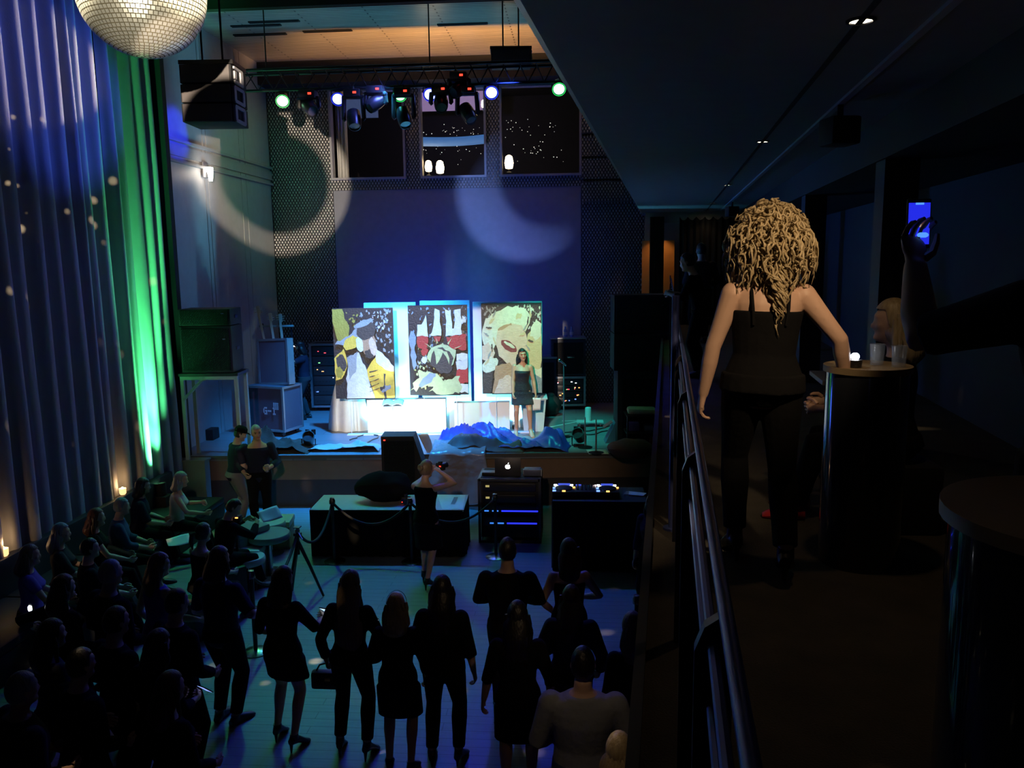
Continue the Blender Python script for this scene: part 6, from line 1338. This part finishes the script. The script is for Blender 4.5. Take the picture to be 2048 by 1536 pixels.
# ---- row of women with their backs to the balcony
ROW = []
def back(px, py, H, label, cfg, rz=0.0, base=0.0, **k):
    c = dict(H=H, sex='f'); c.update(cfg); loc = at_head(px, py, H+c.get('heel', 0)*0.9+0.02, base); B, r = person(loc, rz, label, c, **k); ROW.append((B, r, rz)); return B, r, rz
def hand_pos(e, i, out=0.09): B, r, rz = e; return Vector(r.location) + Matrix.Rotation(rz, 3, 'Z') @ (B.wr[i]+(B.wr[i]-B.el[i]).normalized()*out)
def phone(loc, rz, tilt, label, glow=(0.6, 0.75, 1.0), es=1.5, flip=False, size=(.072, .15), spin=0.0):
    t = thing('mobile_phone', loc, label, 'phone', rz); b = MB(); R = Matrix.Rotation(tilt, 3, 'X') @ Matrix.Rotation(spin, 3, 'Y'); t.rotation_euler = (Matrix.Rotation(rz, 3, 'Z') @ R).to_euler()
    b.box((0, 0, 0), (size[0], .009, size[1]), bev=.004); b.build('phone_case', M_BLACK, t)
    b = MB(); b.box((0, -.0055 if not flip else .0055, 0), (size[0]*.88, .002, size[1]*.84)); b.build('screen', mat('screen_%d%d' % (int(es*10), int(glow[0]*100)), (0.05, 0.05, 0.06), 0.2, emit=glow, es=es), t); return t
W1 = back(556, 1134, 1.66, 'woman with wavy hair in a black mini dress, leftmost of the front row', dict(heel=.08, hands=((-0.16, 0.20, 1.00), (0.21, 0.34, 1.13)), feet=((-0.13, 0.06), (0.12, -0.04)), head=(-0.25, 0.2, 0), curl=0.8, bulk=1.05), rz=-0.25, top=BLK, hem=0.66, sleeve=1.1, hair=('long', 'brown'), L=0.42, tophem=0, neck=.46)
phone(hand_pos(W1, 1)+Vector((0.02, 0.02, 0.05)), -0.3, 0.9, 'phone held out by the wavy-haired woman in the black mini dress', (0.55, 0.75, 1.0), 1.2)
W2 = back(693, 1141, 1.68, 'woman with very long pale brown hair to the waist and black flared trousers', dict(heel=.09, hands=((-0.24, 0.02, 0.92), (0.16, 0.26, 1.12)), feet=((-0.13, 0.02), (0.14, -0.02)), curl=(0.9, 0.8), side=0.03), rz=-0.05, top=BLK, sleeve=1.9, bottom=BLK, hair=('long', 'dblonde'), L=0.62)
phone(hand_pos(W2, 1)+Vector((0.03, 0.0, 0.02)), -0.1, 0.5, 'lit phone beside the arm of the woman with waist-long hair', (0.9, 0.95, 1.0), 4.0)
h = hand_pos(W2, 0)
t = thing('handbag', h+Vector((-0.03, 0.01, -0.22)), 'dark clutch bag hanging from the hand of the woman with waist-long hair', 'bag')
b = MB(); b.box((0, 0, 0.08), (.26, .09, .17), bev=.03); b.build('bag_body', mat('bag_leather', (0.015, 0.014, 0.014), 0.5), t)
b = MB(); b.tube([(-.09, 0, .15), (-.05, 0, .22), (.02, 0, .24), (.08, 0, .22), (.10, 0, .15)], .008, 8); b.build('bag_handle', mat('bag_leather', (0.015, 0.014, 0.014)), t)
b = MB(); b.box((0.03, -.046, .10), (.05, .008, .03), bev=.003); b.build('clasp', mat('gold_clasp', (0.7, 0.5, 0.2), 0.3, 1.0), t)
W3 = back(790, 1187, 1.60, 'blonde woman with a black headband and knee-length black dress in the front row', dict(heel=.05, hands=((-0.15, 0.22, 0.98), (0.24, 0.10, 0.84)), feet=((-0.10, 0.02), (0.10, -0.03)), curl=0.6), rz=0.05, top=BLK, hem=0.50, sleeve=1.6, hair=('bob', 'blonde'), L=0.26,
  extra=lambda B, root: MB().lathe([(.095*B.k, -.008), (.098*B.k, 0), (.095*B.k, .012)], B.hc+B.HR @ Vector((0, .02*B.k, .02*B.k)), 22, B.HR @ Matrix.Rotation(1.2, 3, 'X'), cap=False, sy=1.22).build('headband', BLK, root))
W4 = back(882, 1152, 1.70, 'woman with long straight black hair, loose black top and slim trousers', dict(heel=.06, hands=((-0.16, 0.20, 1.02), (0.28, 0.05, 0.80)), feet=((-0.12, 0.0), (0.12, 0.03)), curl=0.6, bulk=1.04), rz=-0.03, top=BLK, sleeve=1.3, bottom=BLK, hair=('long', 'black'), L=0.45, topinf=0.024, tophem=-0.14)
W5 = back(1014, 1078, 1.80, 'man in a dark shirt with arms folded in front, seen from behind', dict(sex='m', hands=((-0.10, 0.28, 1.12), (0.12, 0.28, 1.10)), elbow=((-1, -0.3, -0.5), (1, -0.3, -0.5)), curl=0.8, bulk=1.06), rz=0.0, top=BLK, sleeve=1.9, bottom=BLK, hair=('short', 'black'))
W6 = back(1138, 1078, 1.70, 'woman with dark shoulder-length curls and bare shoulders holding a drink', dict(heel=.06, hands=((-0.12, 0.10, 0.95), (0.14, 0.22, 1.08)), elbow=((-1, -0.4, -0.4), (1, -0.4, -0.4)), curl=0.8), rz=0.1, top=BLK, hem=0.55, hair=('long', 'brown'), L=0.30, neck=.40)
tumbler(hand_pos(W6, 0)+Vector((-0.03, 0.03, -0.03)), 'clear cup held low by the woman with bare shoulders', (0.35, 0.4, 0.6))
W7 = back(1034, 1204, 1.68, 'woman with long dark hair and fitted black dress, nearer than the arms-folded man', dict(heel=.07, hands=((-0.30, 0.06, 0.84), (0.26, 0.06, 0.90)), feet=((-0.11, 0.0), (0.10, 0.04)), curl=0.5, bulk=1.06), rz=0.02, top=BLK, hem=0.50, sleeve=1.2, hair=('long', 'black'), L=0.40)
W8 = back(1142, 1172, 1.66, 'woman in a dark cardigan with straight brown hair behind the man in the knit jumper', dict(hands=((-0.18, 0.20, 1.0), (0.25, 0.10, 0.86)), curl=0.6, bulk=1.08), rz=-0.06, top=CHAR, sleeve=1.9, bottom=BLK, hair=('long', 'brown'), L=0.34, topinf=.022)
W9 = back(1166, 1300, 1.78, 'man in a pale grey ribbed knit jumper near the bottom of the view', dict(sex='m', hands=((-0.20, 0.22, 1.05), (0.22, 0.20, 1.05)), head=(0, 0.1, 0), curl=0.7, bulk=1.15), rz=0.0, top=GREYK, sleeve=1.95, bottom=BLUEJ, hair=('short', 'black'), topinf=.022, vox=.013)
W10 = back(1238, 1470, 1.64, 'woman with golden blonde hair at the bottom edge under the balcony rail', dict(hands=((-0.2, 0.15, 0.9), (0.2, 0.15, 0.9))), rz=-0.1, top=BLK, sleeve=1.0, bottom=BLK, hair=('bob', 'blonde'), L=0.28, vox=.013)
W11 = back(432, 1096, 1.78, 'tall person in dark clothes standing with a bare forearm raised beside the rope post', dict(sex='m', hands=((-0.2, 0.22, 1.02), (0.30, 0.18, 1.12)), elbow=(None, (1, -0.5, -0.6)), curl=0.6), rz=-0.3, top=NAVY, sleeve=0.9, bottom=BLK, hair=('half', 'brown'), L=0.22)
W12 = back(308, 1106, 1.66, 'woman in dark violet dress with pale blonde crown lit by a mirror ball speck', dict(heel=.05, hands=((-0.2, 0.1, 0.9), (0.26, 0.26, 1.0)), head=(-0.3, 0.1, 0), curl=0.5), rz=-0.5, top=PURP, sleeve=0.0, hem=0.55, hair=('long', 'dblonde'), L=0.36)
W13 = back(212, 1122, 1.78, 'man with short grey hair and a dark jacket standing left of the pale blonde woman', dict(sex='m', hands=((-0.2, 0.2, 1.0), (0.2, 0.2, 1.0)), bulk=1.06), rz=-0.5, top=BLK, sleeve=1.95, bottom=BLK, hair=('short', 'grey'))
W14 = back(92, 1240, 1.70, 'woman with dark hair edged in blue light under the glowing phone', dict(hands=((-0.16, 0.24, 1.1), (0.2, 0.24, 1.1)), curl=0.7), rz=-0.6, top=NAVY, sleeve=1.2, bottom=BLK, hair=('long', 'black'), L=0.32)
W15 = back(30, 1348, 1.72, 'broad person in a grey top in the bottom left corner', dict(sex='m', hands=((-0.2, 0.24, 1.0), (0.2, 0.2, 1.0)), bulk=1.15), rz=-0.6, top=CHAR, sleeve=1.6, bottom=BLK, hair=('short', 'grey'))
W16 = back(222, 1216, 1.74, 'person in black standing between the woman under the glowing phone and the waist-held phone', dict(sex='m', hands=((-0.2, 0.2, 1.0), (0.2, 0.2, 1.0))), rz=-0.5, top=BLK, sleeve=1.9, bottom=BLK, hair=('short', 'black'))
W17 = back(300, 1262, 1.66, 'woman in black holding a lit phone at her waist in the dark lower left', dict(hands=((-0.12, 0.26, 1.0), (0.12, 0.28, 1.0)), curl=0.8, head=(0, .3, 0)), rz=-0.4, top=BLK, sleeve=1.6, bottom=BLK, hair=('long', 'black'), L=0.3)
phone(hand_pos(W17, 1)+Vector((0.02, 0.05, 0.03)), -0.4, 0.8, 'dim phone held at the waist by the woman in black, lower left', (0.3, 0.4, 1.0), 1.0)
p = P(62, 1223, Y=7.0)
t = phone(p, -0.5, -0.1, 'phone with a bright white torch light above the crowd at the left', (1, 1, 1), 0.1)
b = MB(); b.ball((0, -0.01, 0.03), (.034, .012, .030), 12, 8); b.build('torch_light', mat('torch_white', (1, 1, 1), 0.3, emit=(0.9, 0.93, 1.0), es=14), t)
p2 = W14[1].location
FILL = [(150, 1300, 1.70, 'dark-haired person standing deep in the lower left crowd, front of three', 'm', 'black'), (345, 1180, 1.72, 'man in black between the pale blonde woman and the tall person', 'm', 'black'), (118, 1150, 1.66, 'woman in black behind the banquette guests, holding up the bright torch phone', 'f', 'brown'), (330, 1345, 1.66, 'woman in black just behind the waist-held phone', 'f', 'brown')]
for px, py, H, lb, sx, hc in FILL:
    hl = (-0.18, 0.2, 1.0)
    if 'behind the banquette' in lb: hl = tuple(Matrix.Rotation(.5, 3, 'Z') @ (t.location - at_head(px, py, H+.02) + Vector((0.0, -0.02, -0.13))))
    back(px, py, H, lb, dict(sex=sx, hands=(hl, (0.2, 0.2, 0.95))), rz=-.5, top=BLK, sleeve=1.9, bottom=BLK, hair=('short' if sx == 'm' else 'long', hc), L=.3)
# ---- seated guests on the banquette along the drapes
def sit(px, py, label, cfg, rz, H=1.66, seat=0.46, **k):
    c = dict(H=H, sex='f', sit=seat, feet=((-0.12, 0.50), (0.12, 0.50)), hands=((-0.14, 0.34, 0.66), (0.14, 0.36, 0.66)), curl=0.5); c.update(cfg)
    top = seat+0.10+0.80*H/1.7; loc = at_head(px, py, top); B, r = person(loc, rz, label, c, **k); return B, r, rz
S1 = sit(345, 946, 'white-haired woman in a pale top sitting turned toward the stage', dict(hands=((-0.16, 0.36, 0.80), (0.20, 0.42, 0.72)), lean=0.12), -1.2, top=WHT, sleeve=0.0, bottom=BLK, hair=('bob', 'grey'), L=0.20, neck=.46)
S2 = sit(270, 960, 'person in dark clothes sitting by the bright candle under the green-lit drape', dict(sex='m', lean=0.1), -1.1, top=NAVY, sleeve=1.0, bottom=BLK, hair=('half', 'brown'), L=0.2)
S3 = sit(228, 1000, 'grey-haired man in a blue shirt sitting along the drapes', dict(sex='m', lean=0.08), -1.1, top=BLUEJ, sleeve=1.5, bottom=BLK, hair=('short', 'grey'))
S4 = sit(186, 1020, 'auburn-haired woman sitting along the drapes with a pale necklace', dict(), -1.1, top=BLK, sleeve=0.4, bottom=BLK, hair=('long', 'red'), L=0.26)
S5 = sit(115, 1050, 'woman with violet-lit pale hair sitting along the drapes', dict(), -1.1, top=CHAR, sleeve=1.0, bottom=BLK, hair=('long', 'grey'), L=0.3)
S6 = sit(52, 1094, 'woman in a violet top sitting beside the low candle at the left edge', dict(), -1.0, top=PURP, sleeve=0.6, bottom=BLK, hair=('long', 'dblonde'), L=0.26)
S7 = sit(437, 1002, 'man sitting with his back to us reading a green-lit sheet near the stools', dict(sex='m', lean=0.22, hands=((-0.14, 0.44, 0.95), (0.16, 0.44, 0.95)), head=(-0.5, 0.3, 0)), -0.7, top=BLK, sleeve=1.9, bottom=BLK, hair=('short', 'brown'))
S8 = sit(396, 1052, 'woman in a black halter top sitting on a stool behind the reading man', dict(lean=0.05), -0.5, top=BLK, sleeve=0.0, bottom=BLK, hair=('pony', 'black'), L=0.2, neck=.43)
S9 = sit(172, 1082, 'dark-haired man sitting in the second row of the banquette', dict(sex='m'), -0.9, top=BLK, sleeve=1.5, bottom=BLK, hair=('short', 'black'))
paper('programme', hand_pos(S7, 1)+Vector((0.16, 0.06, 0.06)), 0.9, (0.30, 0.20), 'sheet lit green in the hands of the reading man', -0.9)
paper('menu_card', hand_pos(S3, 1)+Vector((0.28, 0.18, 0.05)), 0.6, (0.30, 0.22), 'pale card lit teal lying by the knees of the grey-haired man', -1.35)
# ---- under the balcony and backstage
U1 = person(P(1308, 986, Z=1.66)-Vector((0, 0, 1.66)), 2.6, 'woman with a softly lit face standing below the balcony rail by the mixing desk', dict(H=1.66, sex='f', head=(0.3, 0.15, 0)), top=NAVY, sleeve=1.6, bottom=BLK, hair=('long', 'brown'), face=True)
U2 = back(1268, 1226, 1.68, 'person with teal-edged hair close below the balcony rail', dict(), rz=0.2, top=BLK, sleeve=1.5, bottom=BLK, hair=('long', 'dblonde'), L=0.3)
u3 = P(1316, 746, Y=16.6)
person((u3.x, 16.6, 1.0), PI-0.5, 'person in a white shirt standing backstage beside the right speaker stack', dict(H=1.55, sex='m', hands=((-0.16, 0.28, 0.95), (0.2, 0.2, 0.9))), top=WHT, sleeve=1.0, bottom=BLK, hair=('short', 'black'), face=True)
# ---- on the balcony
CURL = random.Random(5)
def curls(B, root):
    b = MB(); R, c, k = B.HR, B.hc, B.k
    for q in range(1500):
        a = CURL.uniform(0, 2*PI); z = CURL.uniform(-0.85, 1.0)
        r0 = math.sqrt(max(0, 1-z*z)); d = Vector((math.cos(a)*r0, math.sin(a)*r0, z))
        if d.y > 0.50 and z < 0.45: continue
        st = c + R @ Vector((d.x*.084*k, d.y*.100*k, d.z*.118*k+.012*k)); o = R @ Vector((d.x, d.y, d.z*0.8)); o.normalize()
        reach = CURL.uniform(.03, .135)*(1-.40*max(0, z)); ln = CURL.uniform(.02, .11); rad = CURL.uniform(.006, .018); ph = CURL.uniform(0, 6.28); tn = CURL.uniform(1.2, 3.4)*CURL.choice((-1, 1))
        side = o.cross(Vector((0, 0, 1))); side = side.normalized() if side.length > .05 else Vector((1, 0, 0))
        pts = []; n = 12; axis2 = o.cross(side); th = CURL.uniform(.0035, .0065); sw = CURL.uniform(-.03, .03)
        for j in range(n):
            t = j/(n-1); out = o*(reach*math.sin(min(1, t*1.3)*PI/2)) + Vector((0, 0, .02*math.sin(t*PI)-ln*t*t)) + side*(sw*t*t)
            pts.append(st + out + (side*math.cos(ph+t*tn*6.28) + axis2*math.sin(ph+t*tn*6.28))*rad*min(1, t*3))
        b.tube(pts, [th*1.1]+[th]*(n-3)+[th*.7, .001], 5)
    for q in range(130):   # the tail of curls falling between the shoulder blades
        x = CURL.gauss(0.016, .026); z0 = CURL.uniform(-.16, -.05); ln = CURL.uniform(.08, .27)*(1-min(1, abs(x-.016)/.09)*.5); ph = CURL.uniform(0, 6.28); rad = CURL.uniform(.007, .017); tn = CURL.uniform(8, 16)
        st = c + Vector((x, -.120+CURL.uniform(-.03, .03), z0)); pts = [st + Vector((rad*math.cos(ph+t*tn)+(0.03-x)*t*0.7, -0.035*math.sin(t*2)+rad*math.sin(ph+t*tn), -ln*t)) for t in [j/12 for j in range(13)]]
        b.tube(pts, [.005]*10+[.004, .003, .001], 5)
    b.ball(c + R @ Vector((0, -.016*k, .012*k)), (.092*k, .108*k, .124*k), 20, 14, R)
    b.build('hair', HAIR['blonde'], root, angle=180)
BL = P(1512, 1136, Z=3.0)
person(BL, -MA+0.04, 'woman with big curly blonde hair in a strappy black outfit walking along the balcony',
  dict(H=1.61, sex='f', heel=0.07, hands=((-0.27, 0.06, 0.83), (0.40, 0.10, 0.90)), elbow=((-0.8, -.6, 0.1), (0.9, -.6, 0.1)), feet=((-0.09, 0.16, 0.0), (0.10, -0.16, 0.02)), curl=0.55, side=0.03, bulk=1.06, head=(0.1, 0.05, 0.05)),
  top=BLK, bottom=BLK, neck=.365, tophem=-0.10, hair=None, skin='fair', vox=0.008, strap=BLK, extra=curls)
person(P(1404, 486, Z=4.75)-Vector((0, 0, 1.75)), 0.3, 'man in a dark jacket on the balcony standing before the black drape', dict(H=1.73, sex='m', hands=((-0.2, 0.2, 1.0), (0.2, 0.2, 1.0)), bulk=1.05), top=CHAR, sleeve=1.95, bottom=BLK, hair=('short', 'black'), skin='fair')
person(P(1356, 548, Z=4.30)-Vector((0, 0, 1.30))+Vector((.30, 0, 0)), 1.2, 'person in black leaning on the far balcony rail beside the orange doorway', dict(H=1.58, sex='f', lean=0.25, hands=((-0.12, 0.38, 1.05), (0.12, 0.38, 1.05))), top=BLK, sleeve=1.5, bottom=BLK, hair=('short', 'black'))
def seated_b(px, py, H, seat, rz, label, cfg, l=None, **k):
    c = dict(H=H, sit=seat, sex='f', feet=((-0.12, 0.48), (0.12, 0.48)), hands=((-0.14, 0.36, seat+.28), (0.16, 0.36, seat+.28)), curl=0.6); c.update(cfg)
    loc = P(px, py, Z=4.28); loc.z = 3.0; return person(loc, rz, label, c, **k)
seated_b(1800, 592, 1.62, 0.38, 1.2, 'woman with straight blonde hair sitting in profile at the balcony table', dict(), top=BLK, sleeve=1.0, bottom=BLK, hair=('long', 'blonde'), L=0.26, shoes=mat('red_shoe', (0.45, 0.03, 0.04), 0.3))
mp = MZ(1.17, 2.40)
BM, rm = person(mp, -MA+0.10, 'large man in a dark shirt at the right edge lifting a phone overhead',
  dict(H=1.72, sex='m', hands=((-0.40, 0.34, 1.47), (0.14, 0.20, 0.92)), elbow=((-0.8, 0.1, -1), None), curl=0.6, bulk=1.22, palm=((0.2, -1, 0), None)), top=NAVY, sleeve=0.95, bottom=BLK, hair=('short', 'brown'), vox=.011)
hp = Vector(rm.location) + Matrix.Rotation(-MA+0.10, 3, 'Z') @ (BM.wr[0]+(BM.wr[0]-BM.el[0]).normalized()*.12+Vector((0.01, -0.012, 0.03)))
t = phone(hp, -MA+.1, -.05, 'phone held up by the large man, its screen showing blue stage light', (.02, .03, .9), 0.9)
b = MB(); b.ball((0.0, -.0075, .0), (.013, .002, .012), 12, 6); b.build('screen_spot', mat('screen_warm', (.5, .4, .3), .4, emit=(.6, .45, .35), es=.8), t)
b = MB(); b.ball((0.012, -.0075, -.035), (.018, .002, .009), 12, 6).box((0, -.0075, .060), (.024, .002, .006)); b.build('screen_patch', mat('screen_cyan', (.2, .4, .8), .4, emit=(.10, .35, 1.0), es=1.0), t)
